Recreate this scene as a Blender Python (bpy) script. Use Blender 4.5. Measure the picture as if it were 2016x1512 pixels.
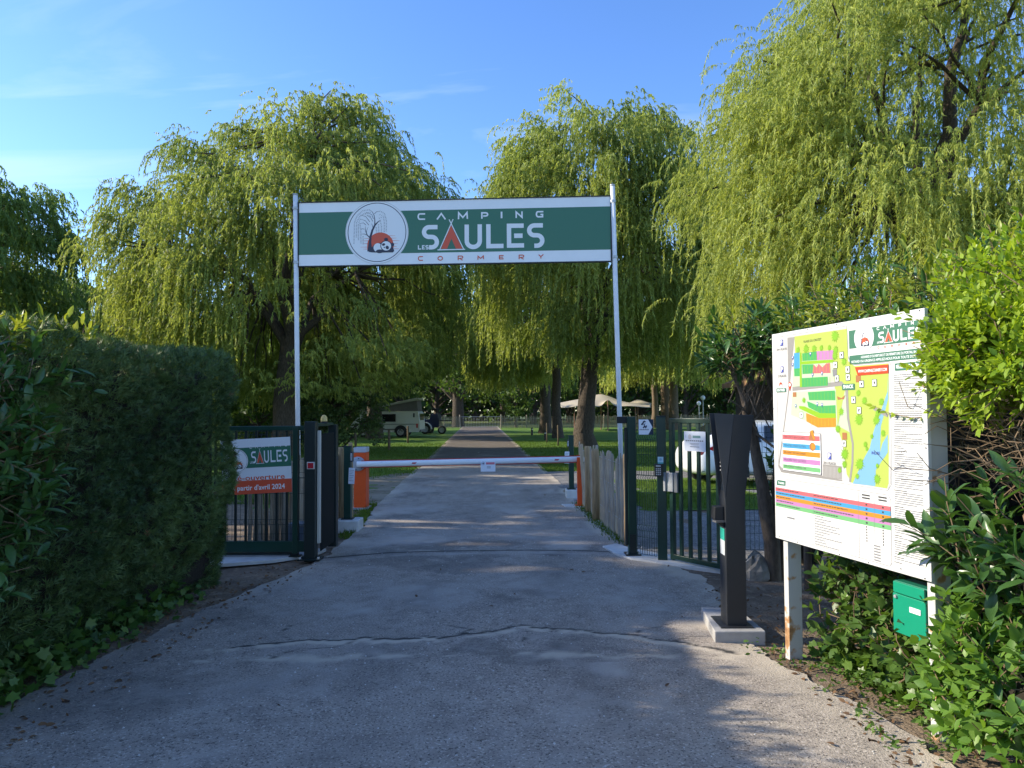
import bpy, math, random
import numpy as np
from mathutils import Vector, Matrix
from mathutils.geometry import tessellate_polygon

for o in list(bpy.data.objects):
    bpy.data.objects.remove(o, do_unlink=True)
scene = bpy.context.scene
COL = scene.collection
R = math.radians
PI = math.pi

# ------------------------------------------------------------------ camera
EYE = 1.65
cam_d = bpy.data.cameras.new('camera')
cam_d.sensor_width = 36.0
cam_d.lens = 36.0 * 1450.0 / 2016.0
cam_d.clip_start = 0.05
cam_d.clip_end = 2000.0
cam = bpy.data.objects.new('camera', cam_d)
COL.objects.link(cam)
cam.location = (0, 0, EYE)
cam.rotation_euler = (R(90 + 2.05), R(0.35), 0)
scene.camera = cam

# ------------------------------------------------------------------ sky, sun, exposure
SUN_EL, SUN_AZ = 27.0, 8.0          # elevation; degrees ahead of due left (-X)
sdir = Vector((-math.cos(R(SUN_AZ)) * math.cos(R(SUN_EL)), math.sin(R(SUN_AZ)) * math.cos(R(SUN_EL)), math.sin(R(SUN_EL))))
world = bpy.data.worlds.new('World')
scene.world = world
world.use_nodes = True
wn = world.node_tree.nodes
wl = world.node_tree.links
wn.clear()
w_out = wn.new('ShaderNodeOutputWorld')
w_bg = wn.new('ShaderNodeBackground')
w_bg.inputs['Strength'].default_value = 0.097
sky = wn.new('ShaderNodeTexSky')
sky.sky_type = 'NISHITA'
sky.sun_disc = False
sky.sun_elevation = R(SUN_EL)
sky.sun_rotation = math.atan2(sdir.x, sdir.y)
sky.air_density = 1.0
sky.dust_density = 0.25
sky.ozone_density = 4.2
# thin cirrus over the whole sky: noise on a plane far overhead
w_tc = wn.new('ShaderNodeTexCoord')
w_sep = wn.new('ShaderNodeSeparateXYZ')
wl.new(w_tc.outputs['Generated'], w_sep.inputs[0])
w_add = wn.new('ShaderNodeMath'); w_add.operation = 'ADD'; w_add.inputs[1].default_value = 0.16
w_max = wn.new('ShaderNodeMath'); w_max.operation = 'MAXIMUM'; w_max.inputs[1].default_value = 0.0
wl.new(w_sep.outputs['Z'], w_max.inputs[0]); wl.new(w_max.outputs[0], w_add.inputs[0])
w_dx = wn.new('ShaderNodeMath'); w_dx.operation = 'DIVIDE'
w_dy = wn.new('ShaderNodeMath'); w_dy.operation = 'DIVIDE'
wl.new(w_sep.outputs['X'], w_dx.inputs[0]); wl.new(w_add.outputs[0], w_dx.inputs[1])
wl.new(w_sep.outputs['Y'], w_dy.inputs[0]); wl.new(w_add.outputs[0], w_dy.inputs[1])
w_com = wn.new('ShaderNodeCombineXYZ')
wl.new(w_dx.outputs[0], w_com.inputs[0]); wl.new(w_dy.outputs[0], w_com.inputs[1])
w_map = wn.new('ShaderNodeMapping')
w_map.inputs['Location'].default_value = (1.75, 0.35, 0)
w_map.inputs['Rotation'].default_value = (0, 0, R(28))
w_map.inputs['Scale'].default_value = (0.55, 2.1, 1)
wl.new(w_com.outputs[0], w_map.inputs[0])
w_n = wn.new('ShaderNodeTexNoise')
w_n.inputs['Scale'].default_value = 1.15
w_n.inputs['Detail'].default_value = 7
w_n.inputs['Roughness'].default_value = 0.55
w_n.inputs['Distortion'].default_value = 0.9
wl.new(w_map.outputs[0], w_n.inputs['Vector'])
w_ramp = wn.new('ShaderNodeValToRGB')
w_ramp.color_ramp.elements[0].position = 0.51
w_ramp.color_ramp.elements[0].color = (0, 0, 0, 1)
w_ramp.color_ramp.elements[1].position = 0.78
w_ramp.color_ramp.elements[1].color = (0.5, 0.5, 0.5, 1)
wl.new(w_n.outputs['Fac'], w_ramp.inputs[0])
w_mix = wn.new('ShaderNodeMixRGB')
w_mix.inputs['Color2'].default_value = (3.3, 3.9, 4.8, 1)
w_hsv = wn.new('ShaderNodeHueSaturation')
w_hsv.inputs['Saturation'].default_value = 1.14
w_hsv.inputs['Hue'].default_value = 0.51
wl.new(sky.outputs[0], w_hsv.inputs['Color'])
wl.new(w_ramp.outputs[0], w_mix.inputs['Fac'])
wl.new(w_hsv.outputs[0], w_mix.inputs['Color1'])
wl.new(w_mix.outputs[0], w_bg.inputs['Color'])
wl.new(w_bg.outputs[0], w_out.inputs['Surface'])

sun_d = bpy.data.lights.new('sun', 'SUN')
sun_d.energy = 2.45
sun_d.angle = R(0.55)
sun_d.color = (1.0, 0.90, 0.72)
sun = bpy.data.objects.new('sun', sun_d)
COL.objects.link(sun)
sun.rotation_euler = (-sdir).to_track_quat('-Z', 'Y').to_euler()
sun.location = sdir * 60

scene.view_settings.view_transform = 'Standard'
scene.view_settings.look = 'None'
scene.view_settings.gamma = 1.0
scene.view_settings.use_curve_mapping = False
scene.view_settings.exposure = 1.72
scene.render.engine = 'CYCLES'
scene.cycles.max_bounces = 6
scene.cycles.transparent_max_bounces = 8
scene.cycles.use_denoising = True
scene.cycles.sample_clamp_indirect = 6.0


def at(px, py, d):
    """photo pixel and distance ahead -> world point (used to survey the place, each thing at its own distance)"""
    return ((px - 1008) / 1450.0 * d, d, EYE + (808 - py) / 1450.0 * d)


# ------------------------------------------------------------------ materials
MATS = {}


def mat(name, col, rough=0.6, var=0.0, scale=8.0, bump=0.0, bscale=None, metal=0.0, spec=0.5, col2=None, stretch=None, coat=0.0, detail=6.0, bdist=0.01):
    if name in MATS:
        return MATS[name]
    m = bpy.data.materials.new(name)
    m.use_nodes = True
    nt = m.node_tree
    p = nt.nodes['Principled BSDF']
    p.inputs['Base Color'].default_value = (*col, 1)
    p.inputs['Roughness'].default_value = rough
    p.inputs['Metallic'].default_value = metal
    p.inputs['Specular IOR Level'].default_value = spec
    p.inputs['Coat Weight'].default_value = coat
    if var > 0 or bump > 0:
        tc = nt.nodes.new('ShaderNodeTexCoord')
        mp = nt.nodes.new('ShaderNodeMapping')
        nt.links.new(tc.outputs['Object'], mp.inputs[0])
        if stretch:
            mp.inputs['Scale'].default_value = stretch
        n = nt.nodes.new('ShaderNodeTexNoise')
        n.inputs['Scale'].default_value = scale
        n.inputs['Detail'].default_value = detail
        n.inputs['Roughness'].default_value = 0.62
        nt.links.new(mp.outputs[0], n.inputs['Vector'])
        if var > 0:
            c2 = col2 or tuple(max(0, c * (1 - var)) for c in col)
            c1 = col if col2 else tuple(min(1, c * (1 + var)) for c in col)
            r = nt.nodes.new('ShaderNodeValToRGB')
            r.color_ramp.elements[0].position = 0.32
            r.color_ramp.elements[0].color = (*c2, 1)
            r.color_ramp.elements[1].position = 0.68
            r.color_ramp.elements[1].color = (*c1, 1)
            nt.links.new(n.outputs['Fac'], r.inputs[0])
            nt.links.new(r.outputs[0], p.inputs['Base Color'])
        if bump > 0:
            n2 = n
            if bscale:
                n2 = nt.nodes.new('ShaderNodeTexNoise')
                n2.inputs['Scale'].default_value = bscale
                n2.inputs['Detail'].default_value = 5
                nt.links.new(mp.outputs[0], n2.inputs['Vector'])
            b = nt.nodes.new('ShaderNodeBump')
            b.inputs['Strength'].default_value = bump
            b.inputs['Distance'].default_value = bdist
            nt.links.new(n2.outputs['Fac'], b.inputs['Height'])
            nt.links.new(b.outputs[0], p.inputs['Normal'])
    MATS[name] = m
    return m


def leaf_mat(name, dark, light, trans, tw=0.4, rough=0.5, spec=0.4):
    """leaf: colour varies by the per-leaf attribute 'var'; part of the light passes through"""
    if name in MATS:
        return MATS[name]
    m = bpy.data.materials.new(name)
    m.use_nodes = True
    nt = m.node_tree
    p = nt.nodes['Principled BSDF']
    out = nt.nodes['Material Output']
    a = nt.nodes.new('ShaderNodeAttribute')
    a.attribute_name = 'var'
    r = nt.nodes.new('ShaderNodeValToRGB')
    r.color_ramp.elements[0].color = (*dark, 1)
    r.color_ramp.elements[1].color = (*light, 1)
    nt.links.new(a.outputs['Fac'], r.inputs[0])
    nt.links.new(r.outputs[0], p.inputs['Base Color'])
    p.inputs['Roughness'].default_value = rough
    p.inputs['Specular IOR Level'].default_value = spec
    t = nt.nodes.new('ShaderNodeBsdfTranslucent')
    mu = nt.nodes.new('ShaderNodeMixRGB')
    mu.blend_type = 'MULTIPLY'
    mu.inputs[0].default_value = 1.0
    mu.inputs['Color2'].default_value = (*trans, 1)
    nt.links.new(r.outputs[0], mu.inputs['Color1'])
    nt.links.new(mu.outputs[0], t.inputs['Color'])
    mx = nt.nodes.new('ShaderNodeMixShader')
    mx.inputs[0].default_value = tw
    nt.links.new(p.outputs[0], mx.inputs[1])
    nt.links.new(t.outputs[0], mx.inputs[2])
    nt.links.new(mx.outputs[0], out.inputs['Surface'])
    MATS[name] = m
    return m


# ------------------------------------------------------------------ object helpers
def tag(o, label=None, cat=None, group=None, kind=None):
    if label: o['label'] = label
    if cat: o['category'] = cat
    if group: o['group'] = group
    if kind: o['kind'] = kind
    return o


def thing(name, label, cat, loc=(0, 0, 0), rz=0.0, group=None):
    o = bpy.data.objects.new(name, None)
    o.empty_display_size = 0.2
    COL.objects.link(o)
    o.location = loc
    o.rotation_euler = (0, 0, rz)
    return tag(o, label, cat, group)


def link(name, me, parent=None, loc=None, rz=None):
    o = bpy.data.objects.new(name, me)
    COL.objects.link(o)
    if parent: o.parent = parent
    if loc: o.location = loc
    if rz is not None: o.rotation_euler = (0, 0, rz)
    return o


def bevel(o, w=0.004, seg=2):
    b = o.modifiers.new('bevel', 'BEVEL')
    b.width = w
    b.segments = seg
    b.limit_method = 'ANGLE'
    b.angle_limit = R(40)
    return o


def np_mesh(name, verts, faces, mats, var=None, smooth=False, midx=None):
    """verts (N,3); faces (F,k) array of one polygon size"""
    me = bpy.data.meshes.new(name)
    verts = np.asarray(verts, dtype=np.float32)
    faces = np.asarray(faces, dtype=np.int32)
    nf, k = faces.shape
    me.vertices.add(len(verts))
    me.vertices.foreach_set('co', verts.ravel())
    me.loops.add(nf * k)
    me.loops.foreach_set('vertex_index', faces.ravel())
    me.polygons.add(nf)
    me.polygons.foreach_set('loop_start', np.arange(0, nf * k, k, dtype=np.int32))
    if midx is not None:
        me.polygons.foreach_set('material_index', np.asarray(midx, dtype=np.int32))
    if smooth:
        me.polygons.foreach_set('use_smooth', np.ones(nf, dtype=bool))
    for m in (mats if isinstance(mats, (list, tuple)) else [mats]):
        me.materials.append(m)
    if var is not None:
        at_ = me.attributes.new('var', 'FLOAT', 'POINT')
        at_.data.foreach_set('value', np.asarray(var, dtype=np.float32))
    me.update(calc_edges=True)
    return me


class MB:
    """collects shapes into one mesh"""
    def __init__(s):
        s.v = []; s.f = []; s.m = []; s.mi = 0

    def add(s, vs, fs):
        b = len(s.v)
        s.v.extend([tuple(p) for p in vs])
        for f in fs:
            s.f.append(tuple(i + b for i in f))
            s.m.append(s.mi)
        return s

    def box(s, c, d, rz=0.0, rx=0.0, ry=0.0):
        hx, hy, hz = d[0] / 2, d[1] / 2, d[2] / 2
        M = Matrix.Translation(c) @ Matrix.Rotation(rz, 4, 'Z') @ Matrix.Rotation(ry, 4, 'Y') @ Matrix.Rotation(rx, 4, 'X')
        vs = [M @ Vector((x, y, z)) for x in (-hx, hx) for y in (-hy, hy) for z in (-hz, hz)]
        return s.add(vs, [(0, 1, 3, 2), (4, 6, 7, 5), (0, 4, 5, 1), (2, 3, 7, 6), (0, 2, 6, 4), (1, 5, 7, 3)])

    def box2(s, lo, hi):
        return s.box([(a + b) / 2 for a, b in zip(lo, hi)], [b - a for a, b in zip(lo, hi)])

    def tube(s, path, rad, n=8, cap=True):
        path = [Vector(p) for p in path]
        if not isinstance(rad, (list, tuple, np.ndarray)): rad = [rad] * len(path)
        vs = []; fs = []
        prev = None
        for i, p in enumerate(path):
            t = (path[min(i + 1, len(path) - 1)] - path[max(i - 1, 0)]).normalized()
            if prev is None:
                ref = Vector((1, 0, 0)) if abs(t.x) < 0.9 else Vector((0, 1, 0))
                u = t.cross(ref).normalized()
            else:
                u = (prev - t * prev.dot(t)).normalized()
            prev = u
            w = t.cross(u)
            for j in range(n):
                a = 2 * PI * j / n
                vs.append(p + (u * math.cos(a) + w * math.sin(a)) * rad[i])
        for i in range(len(path) - 1):
            for j in range(n):
                fs.append((i * n + j, i * n + (j + 1) % n, (i + 1) * n + (j + 1) % n, (i + 1) * n + j))
        if cap:
            fs.append(tuple(reversed(range(n))))
            fs.append(tuple((len(path) - 1) * n + j for j in range(n)))
        return s.add(vs, fs)

    def lathe(s, prof, c=(0, 0, 0), n=20, axis='Z'):
        vs = []; fs = []
        for r, z in prof:
            for j in range(n):
                a = 2 * PI * j / n
                p = (r * math.cos(a), r * math.sin(a), z)
                if axis == 'Y': p = (p[0], p[2], p[1])
                if axis == 'X': p = (p[2], p[0], p[1])
                vs.append((p[0] + c[0], p[1] + c[1], p[2] + c[2]))
        for i in range(len(prof) - 1):
            for j in range(n):
                fs.append((i * n + j, i * n + (j + 1) % n, (i + 1) * n + (j + 1) % n, (i + 1) * n + j))
        return s.add(vs, fs)

    def prism(s, poly, y0, y1, plane='XZ'):
        """polygon given in XZ (or XY / YZ), extruded between y0 and y1 of the remaining axis"""
        n = len(poly)
        mk = {'XZ': lambda a, b, c: (a, c, b), 'XY': lambda a, b, c: (a, b, c), 'YZ': lambda a, b, c: (c, a, b)}[plane]
        vs = [mk(a, b, y0) for a, b in poly] + [mk(a, b, y1) for a, b in poly]
        fs = [(i, (i + 1) % n, n + (i + 1) % n, n + i) for i in range(n)]
        tri = tessellate_polygon([[Vector((a, b, 0)) for a, b in poly]])
        fs += [tuple(t) for t in tri] + [tuple(n + i for i in reversed(t)) for t in tri]
        return s.add(vs, fs)

    def mesh(s, name, mats, smooth=False):
        me = bpy.data.meshes.new(name)
        me.from_pydata(s.v, [], s.f)
        for m in (mats if isinstance(mats, (list, tuple)) else [mats]):
            me.materials.append(m)
        for p, mi in zip(me.polygons, s.m):
            p.material_index = mi
            p.use_smooth = smooth
        me.update()
        import bmesh
        bm = bmesh.new(); bm.from_mesh(me)
        bmesh.ops.recalc_face_normals(bm, faces=bm.faces)
        bm.to_mesh(me); bm.free()
        return me

    def build(s, name, mats, parent=None, smooth=False, bev=0.0, loc=None, rz=None):
        o = link(name, s.mesh(name, mats, smooth), parent, loc, rz)
        if bev: bevel(o, bev)
        return o


def box_part(name, c, d, m, parent, bev=0.004, rz=0.0, rx=0.0, ry=0.0):
    return MB().box(c, d, rz, rx, ry).build(name, m, parent, bev=bev)


def copy_tree(o, parent=None, loc=None):
    c = o.copy()
    COL.objects.link(c)
    c.parent = parent
    if loc: c.location = loc
    for ch in [x for x in bpy.data.objects if x.parent == o]:
        copy_tree(ch, c)
    return c


# ------------------------------------------------------------------ flat print (lettering and artwork on panels)
TEXT_CACHE = {}


def text_geo(s, bold=0.0):
    if (s, bold) not in TEXT_CACHE:
        cu = bpy.data.curves.new('t', 'FONT')
        cu.body = s
        cu.size = 1.0
        cu.offset = bold
        cu.resolution_u = 3
        ob = bpy.data.objects.new('t', cu)
        me = bpy.data.meshes.new_from_object(ob)
        vs = [(v.co.x, v.co.y) for v in me.vertices]
        fs = [tuple(p.vertices) for p in me.polygons]
        bpy.data.objects.remove(ob); bpy.data.curves.remove(cu); bpy.data.meshes.remove(me)
        TEXT_CACHE[(s, bold)] = (vs, fs)
    return TEXT_CACHE[(s, bold)]


class Print:
    """2-D artwork: x right, y down in art units, mapped to a panel lying in the XZ plane and seen from -Y"""
    STEP = 0.0004

    def __init__(s, fmap):
        s.fmap = fmap; s.v = []; s.f = []; s.m = []; s.mats = []

    def mi(s, m):
        if m not in s.mats: s.mats.append(m)
        return s.mats.index(m)

    def raw(s, pts, faces, m, layer):
        b = len(s.v); k = s.mi(m)
        for x, y in pts:
            X, Z = s.fmap(x, y)
            s.v.append((X, -layer * s.STEP, Z))
        for f in faces:
            s.f.append(tuple(i + b for i in f)); s.m.append(k)

    def poly(s, pts, m, layer):
        tri = tessellate_polygon([[Vector((a, b, 0)) for a, b in pts]])
        s.raw(pts, [tuple(t) for t in tri], m, layer)

    def rect(s, x0, y0, x1, y1, m, layer, r=0):
        if r <= 0:
            return s.raw([(x0, y0), (x1, y0), (x1, y1), (x0, y1)], [(0, 1, 2, 3)], m, layer)
        pts = []
        for cx, cy, a0 in ((x1 - r, y0 + r, -90), (x1 - r, y1 - r, 0), (x0 + r, y1 - r, 90), (x0 + r, y0 + r, 180)):
            pts += [(cx + r * math.cos(R(a0 + k * 22.5)), cy + r * math.sin(R(a0 + k * 22.5))) for k in range(5)]
        s.poly(pts, m, layer)

    def disc(s, cx, cy, rx, m, layer, ry=None, n=40, rot=0):
        ry = ry or rx
        c, d = math.cos(rot), math.sin(rot)
        pts = []
        for k in range(n):
            a, b = rx * math.cos(2 * PI * k / n), ry * math.sin(2 * PI * k / n)
            pts.append((cx + a * c - b * d, cy + a * d + b * c))
        s.raw(pts, [tuple(range(n))], m, layer)

    def strip(s, path, w, m, layer, closed=False):
        P = [Vector((a, b)) for a, b in path]
        n = len(P)
        ws = w if isinstance(w, (list, tuple)) else [w] * n
        L = []; Rr = []
        for i in range(n):
            a = P[i - 1] if (i > 0 or closed) else P[i]
            c = P[(i + 1) % n] if (i < n - 1 or closed) else P[i]
            d1 = (P[i] - a); d2 = (c - P[i])
            if d1.length < 1e-9: d1 = d2
            if d2.length < 1e-9: d2 = d1
            d1 = d1.normalized(); d2 = d2.normalized()
            n1 = Vector((-d1.y, d1.x)); n2 = Vector((-d2.y, d2.x))
            q = n1 + n2
            if q.length < 1e-6: q = n1
            q = q.normalized()
            k = ws[i] / 2 / max(0.35, q.dot(n1))
            L.append(P[i] + q * k); Rr.append(P[i] - q * k)
        pts = [tuple(p) for p in L] + [tuple(p) for p in Rr]
        fs = [(i, (i + 1) % n, n + (i + 1) % n, n + i) for i in range(n if closed else n - 1)]
        s.raw(pts, fs, m, layer)

    def ring(s, cx, cy, r, w, m, layer, n=64):
        s.strip([(cx + r * math.cos(2 * PI * k / n), cy + r * math.sin(2 * PI * k / n)) for k in range(n)], w, m, layer, True)

    def text(s, txt, x, y, h, m, layer, width=None, align='L', bold=0.0, slope=0.0):
        """cap height h, baseline at y"""
        vs, fs = text_geo(txt, bold)
        xs = [a for a, b in vs]
        x0, x1 = min(xs), max(xs)
        k = h / 0.7
        kx = k if width is None else width / max(1e-6, (x1 - x0))
        W = (x1 - x0) * kx
        off = {'L': 0, 'C': -W / 2, 'R': -W}[align]
        s.raw([(x + off + (a - x0) * kx, y - b * k + slope * (off + (a - x0) * kx)) for a, b in vs], fs, m, layer)

    def build(s, name, parent=None, loc=None):
        me = bpy.data.meshes.new(name)
        me.from_pydata(s.v, [], s.f)
        for m in s.mats: me.materials.append(m)
        for p, k in zip(me.polygons, s.m):
            p.material_index = k
        me.update()
        # every face looks to -Y
        import bmesh
        bm = bmesh.new(); bm.from_mesh(me)
        for f in bm.faces:
            f.normal_update()
            if f.normal.y > 0: f.normal_flip()
        bm.to_mesh(me); bm.free()
        return link(name, me, parent, loc)


def arc(cx, cy, r, a0, a1, n=8, ry=None):
    ry = ry or r
    return [(cx + r * math.cos(R(a0 + (a1 - a0) * k / n)), cy + ry * math.sin(R(a0 + (a1 - a0) * k / n))) for k in range(n + 1)]


# ------------------------------------------------------------------ foliage helpers
def unit(a):
    return a / np.maximum(1e-9, np.linalg.norm(a, axis=-1, keepdims=True))


def rand_unit(rng, n):
    return unit(rng.normal(size=(n, 3)))


def place_template(tv, tf, pos, d, up, sc, var, name, mats, wid=None):
    """copies of a leaf template (along +Y, normal +Z) at pos, pointing along d"""
    N = len(pos)
    d = unit(d)
    x = unit(np.cross(d, up))
    z = np.cross(x, d)
    tv = np.asarray(tv, dtype=np.float64)
    wid = np.ones(N) if wid is None else wid
    sc = np.broadcast_to(np.asarray(sc, dtype=np.float64), (N,))
    P = pos[:, None, :] + sc[:, None, None] * (tv[None, :, 0:1] * wid[:, None, None] * x[:, None, :] + tv[None, :, 1:2] * d[:, None, :] + tv[None, :, 2:3] * z[:, None, :])
    k = len(tv)
    tf = np.asarray(tf, dtype=np.int64)
    F = (np.arange(N) * k)[:, None, None] + tf[None, :, :]
    return np_mesh(name, P.reshape(-1, 3), F.reshape(-1, tf.shape[1]), mats, var=np.repeat(var, k))


RHOMB = ([(0, 0, 0), (0.5, 0.42, 0.0), (0, 1, 0), (-0.5, 0.42, 0.0)], [(0, 1, 2, 3)])


def long_leaf():
    st = [(0.22, 0.15), (0.55, 0.20), (0.82, 0.12)]
    v = [(0, 0, 0)]
    for t, w in st:
        z = 0.05 - 0.16 * t * t
        v += [(-w, t, z + 0.05), (0, t, z), (w, t, z + 0.05)]
    v.append((0, 1, -0.14))
    f = []
    for i in range(2):
        a = 1 + i * 3
        f += [(a, a + 1, a + 4), (a, a + 4, a + 3), (a + 1, a + 2, a + 5), (a + 1, a + 5, a + 4)]
    f += [(0, 2, 1), (0, 3, 2), (7, 8, 10), (8, 9, 10)]
    return v, f


LAUREL = long_leaf()
OVAL = ([(0, 0, 0), (-0.24, 0.3, 0.05), (0, 0.45, 0), (0.24, 0.3, 0.05), (-0.2, 0.62, 0.03), (0.2, 0.62, 0.03), (0, 1, -0.06)],
        [(0, 2, 1), (0, 3, 2), (1, 2, 4), (2, 3, 5), (2, 6, 4), (2, 5, 6)])
IVY = ([(0, 0, 0), (-0.42, 0.08, 0.03), (-0.3, 0.42, 0.03), (-0.5, 0.62, -0.02), (-0.16, 0.68, 0.03), (0, 1.0, -0.05), (0.16, 0.68, 0.03), (0.5, 0.62, -0.02), (0.3, 0.42, 0.03), (0.42, 0.08, 0.03), (0, 0.4, 0)],
       [(10, 0, 1), (10, 1, 2), (10, 2, 3), (10, 3, 4), (10, 4, 5), (10, 5, 6), (10, 6, 7), (10, 7, 8), (10, 8, 9), (10, 9, 0)])


def shoots(rng, org, dirs, n, length, ang, tip=0.5):
    """leaves set in a spiral round straight shoots: returns pos, dir, up, shoot index"""
    N = len(org)
    idx = np.repeat(np.arange(N), n)
    t = np.tile((np.arange(n) + 0.5) / n, N)
    dd = unit(dirs)[idx]
    ref = np.where(np.abs(dd[:, 2:3]) < 0.9, np.array([[0, 0, 1.0]]), np.array([[1.0, 0, 0]]))
    u = unit(np.cross(dd, ref)); w = np.cross(dd, u)
    a = np.tile(np.arange(n) * 2.4, N) + np.repeat(rng.uniform(0, 6.28, N), n) + rng.normal(0, 0.25, N * n)
    rad = u * np.cos(a)[:, None] + w * np.sin(a)[:, None]
    th = ang * (1.0 - tip * t) + rng.normal(0, 0.15, N * n)
    ld = dd * np.cos(th)[:, None] + rad * np.sin(th)[:, None]
    pos = org[idx] + dd * (t * length)[:, None] + rng.normal(0, 0.008, (N * n, 3))
    up = dd * 0.75 + np.array([0, 0, 0.6]) + rng.normal(0, 0.22, (N * n, 3))
    return pos, ld, up, idx


def surf_ellipsoid(rng, n, c, r, zmin=-1.0, jitter=0.12):
    d = rand_unit(rng, n * 3)
    d = d[d[:, 2] > zmin][:n]
    k = 1 + rng.normal(0, jitter, (len(d), 1))
    return np.asarray(c) + d * np.asarray(r) * k, unit(d / np.asarray(r))

# ================================================================== SETTING
rng = np.random.default_rng(7)


def fbm1(x, seed, base=1.0, octs=4):
    r = np.random.default_rng(seed)
    y = np.zeros_like(x, dtype=float)
    a = 1.0; f = base
    for k in range(octs):
        ph = r.uniform(0, 6.28, 3); fr = r.uniform(0.7, 1.4, 3)
        y += a * (np.sin(x * f * fr[0] + ph[0]) + np.sin(x * f * fr[1] * 1.7 + ph[1]) + np.sin(x * f * fr[2] * 2.3 + ph[2])) / 3
        a *= 0.55; f *= 2.1
    return y


def fbm2(x, y, seed, base=1.0, octs=4):
    r = np.random.default_rng(seed)
    o = np.zeros_like(x, dtype=float)
    a = 1.0; f = base
    for k in range(octs):
        for j in range(4):
            th = r.uniform(0, 6.28); ph = r.uniform(0, 6.28); q = r.uniform(0.6, 1.5)
            o += a * 0.5 * np.sin(f * q * (x * math.cos(th) + y * math.sin(th)) + ph)
        a *= 0.6; f *= 2.1
    return o


def ground_mat(name, cols, scales, attr=None, bump=0.4, bscale=60, bdist=0.01, rough=0.9):
    """soil / asphalt / lawn: two noise mixes plus optional painted wear and tone attributes baked on the vertices"""
    m = bpy.data.materials.new(name)
    m.use_nodes = True
    nt = m.node_tree; N = nt.nodes; Lk = nt.links
    p = N['Principled BSDF']
    p.inputs['Roughness'].default_value = rough
    p.inputs['Specular IOR Level'].default_value = 0.25
    tc = N.new('ShaderNodeTexCoord')
    cur = None
    for i, (c, s) in enumerate(zip(cols[1:], scales)):
        n = N.new('ShaderNodeTexNoise')
        n.inputs['Scale'].default_value = s[0]
        n.inputs['Detail'].default_value = s[3] if len(s) > 3 else 6
        n.inputs['Roughness'].default_value = 0.65
        Lk.new(tc.outputs['Object'], n.inputs['Vector'])
        r = N.new('ShaderNodeValToRGB')
        r.color_ramp.elements[0].position = s[1]; r.color_ramp.elements[1].position = s[2]
        r.color_ramp.elements[0].color = (0, 0, 0, 1); r.color_ramp.elements[1].color = (1, 1, 1, 1)
        Lk.new(n.outputs['Fac'], r.inputs[0])
        mx = N.new('ShaderNodeMixRGB')
        if cur is None:
            mx.inputs['Color1'].default_value = (*cols[0], 1)
        else:
            Lk.new(cur, mx.inputs['Color1'])
        mx.inputs['Color2'].default_value = (*c, 1)
        Lk.new(r.outputs[0], mx.inputs['Fac'])
        cur = mx.outputs[0]
    for nm, c in (attr or []):
        a = N.new('ShaderNodeAttribute'); a.attribute_name = nm
        mx = N.new('ShaderNodeMixRGB')
        Lk.new(cur, mx.inputs['Color1'])
        mx.inputs['Color2'].default_value = (*c, 1)
        Lk.new(a.outputs['Fac'], mx.inputs['Fac'])
        cur = mx.outputs[0]
    Lk.new(cur, p.inputs['Base Color'])
    nb = N.new('ShaderNodeTexNoise')
    nb.inputs['Scale'].default_value = bscale; nb.inputs['Detail'].default_value = 5
    Lk.new(tc.outputs['Object'], nb.inputs['Vector'])
    b = N.new('ShaderNodeBump')
    b.inputs['Strength'].default_value = bump; b.inputs['Distance'].default_value = bdist
    Lk.new(nb.outputs['Fac'], b.inputs['Height'])
    Lk.new(b.outputs[0], p.inputs['Normal'])
    MATS[name] = m
    return m


M_soil = ground_mat('soil', [(0.25, 0.185, 0.125), (0.14, 0.10, 0.068), (0.36, 0.28, 0.195), (0.08, 0.056, 0.04)], [(2.2, 0.4, 0.65), (9, 0.52, 0.7), (45, 0.55, 0.68)], bump=0.8, bscale=45, bdist=0.02)
M_lawn = ground_mat('lawn', [(0.085, 0.17, 0.02), (0.135, 0.225, 0.03), (0.19, 0.20, 0.055), (0.05, 0.11, 0.014)], [(0.5, 0.35, 0.65), (2.5, 0.56, 0.75), (30, 0.45, 0.7)], bump=0.7, bscale=50, bdist=0.03)
M_meadow = ground_mat('meadow', [(0.085, 0.12, 0.025), (0.13, 0.15, 0.045), (0.06, 0.10, 0.02)], [(0.15, 0.35, 0.65), (1.2, 0.45, 0.7)], bump=0.5, bscale=20, bdist=0.05)
M_gravel = ground_mat('gravel', [(0.19, 0.185, 0.18), (0.30, 0.29, 0.275), (0.085, 0.082, 0.08), (0.40, 0.39, 0.37)], [(3, 0.4, 0.7), (38, 0.5, 0.6), (55, 0.6, 0.68)], bump=1.0, bscale=42, bdist=0.02)
M_sand = ground_mat('sandy_dirt', [(0.30, 0.25, 0.18), (0.20, 0.16, 0.11), (0.10, 0.12, 0.03)], [(1.5, 0.4, 0.65), (5, 0.56, 0.66)], bump=0.6, bscale=40, bdist=0.015)
M_asphalt = ground_mat('asphalt', [(0.33, 0.282, 0.23), (0.39, 0.335, 0.275), (0.235, 0.20, 0.165), (0.56, 0.49, 0.41), (0.10, 0.086, 0.073)],
                       [(0.9, 0.38, 0.66), (6, 0.45, 0.72), (62, 0.56, 0.62, 5), (70, 0.555, 0.615, 5)],
                       attr=[('far_dark', (0.125, 0.104, 0.086)), ('stain', (0.12, 0.108, 0.095)), ('wear', (0.43, 0.385, 0.33)), ('dust', (0.54, 0.465, 0.36)), ('crack', (0.05, 0.047, 0.043))], bump=0.7, bscale=105, bdist=0.008)


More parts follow.
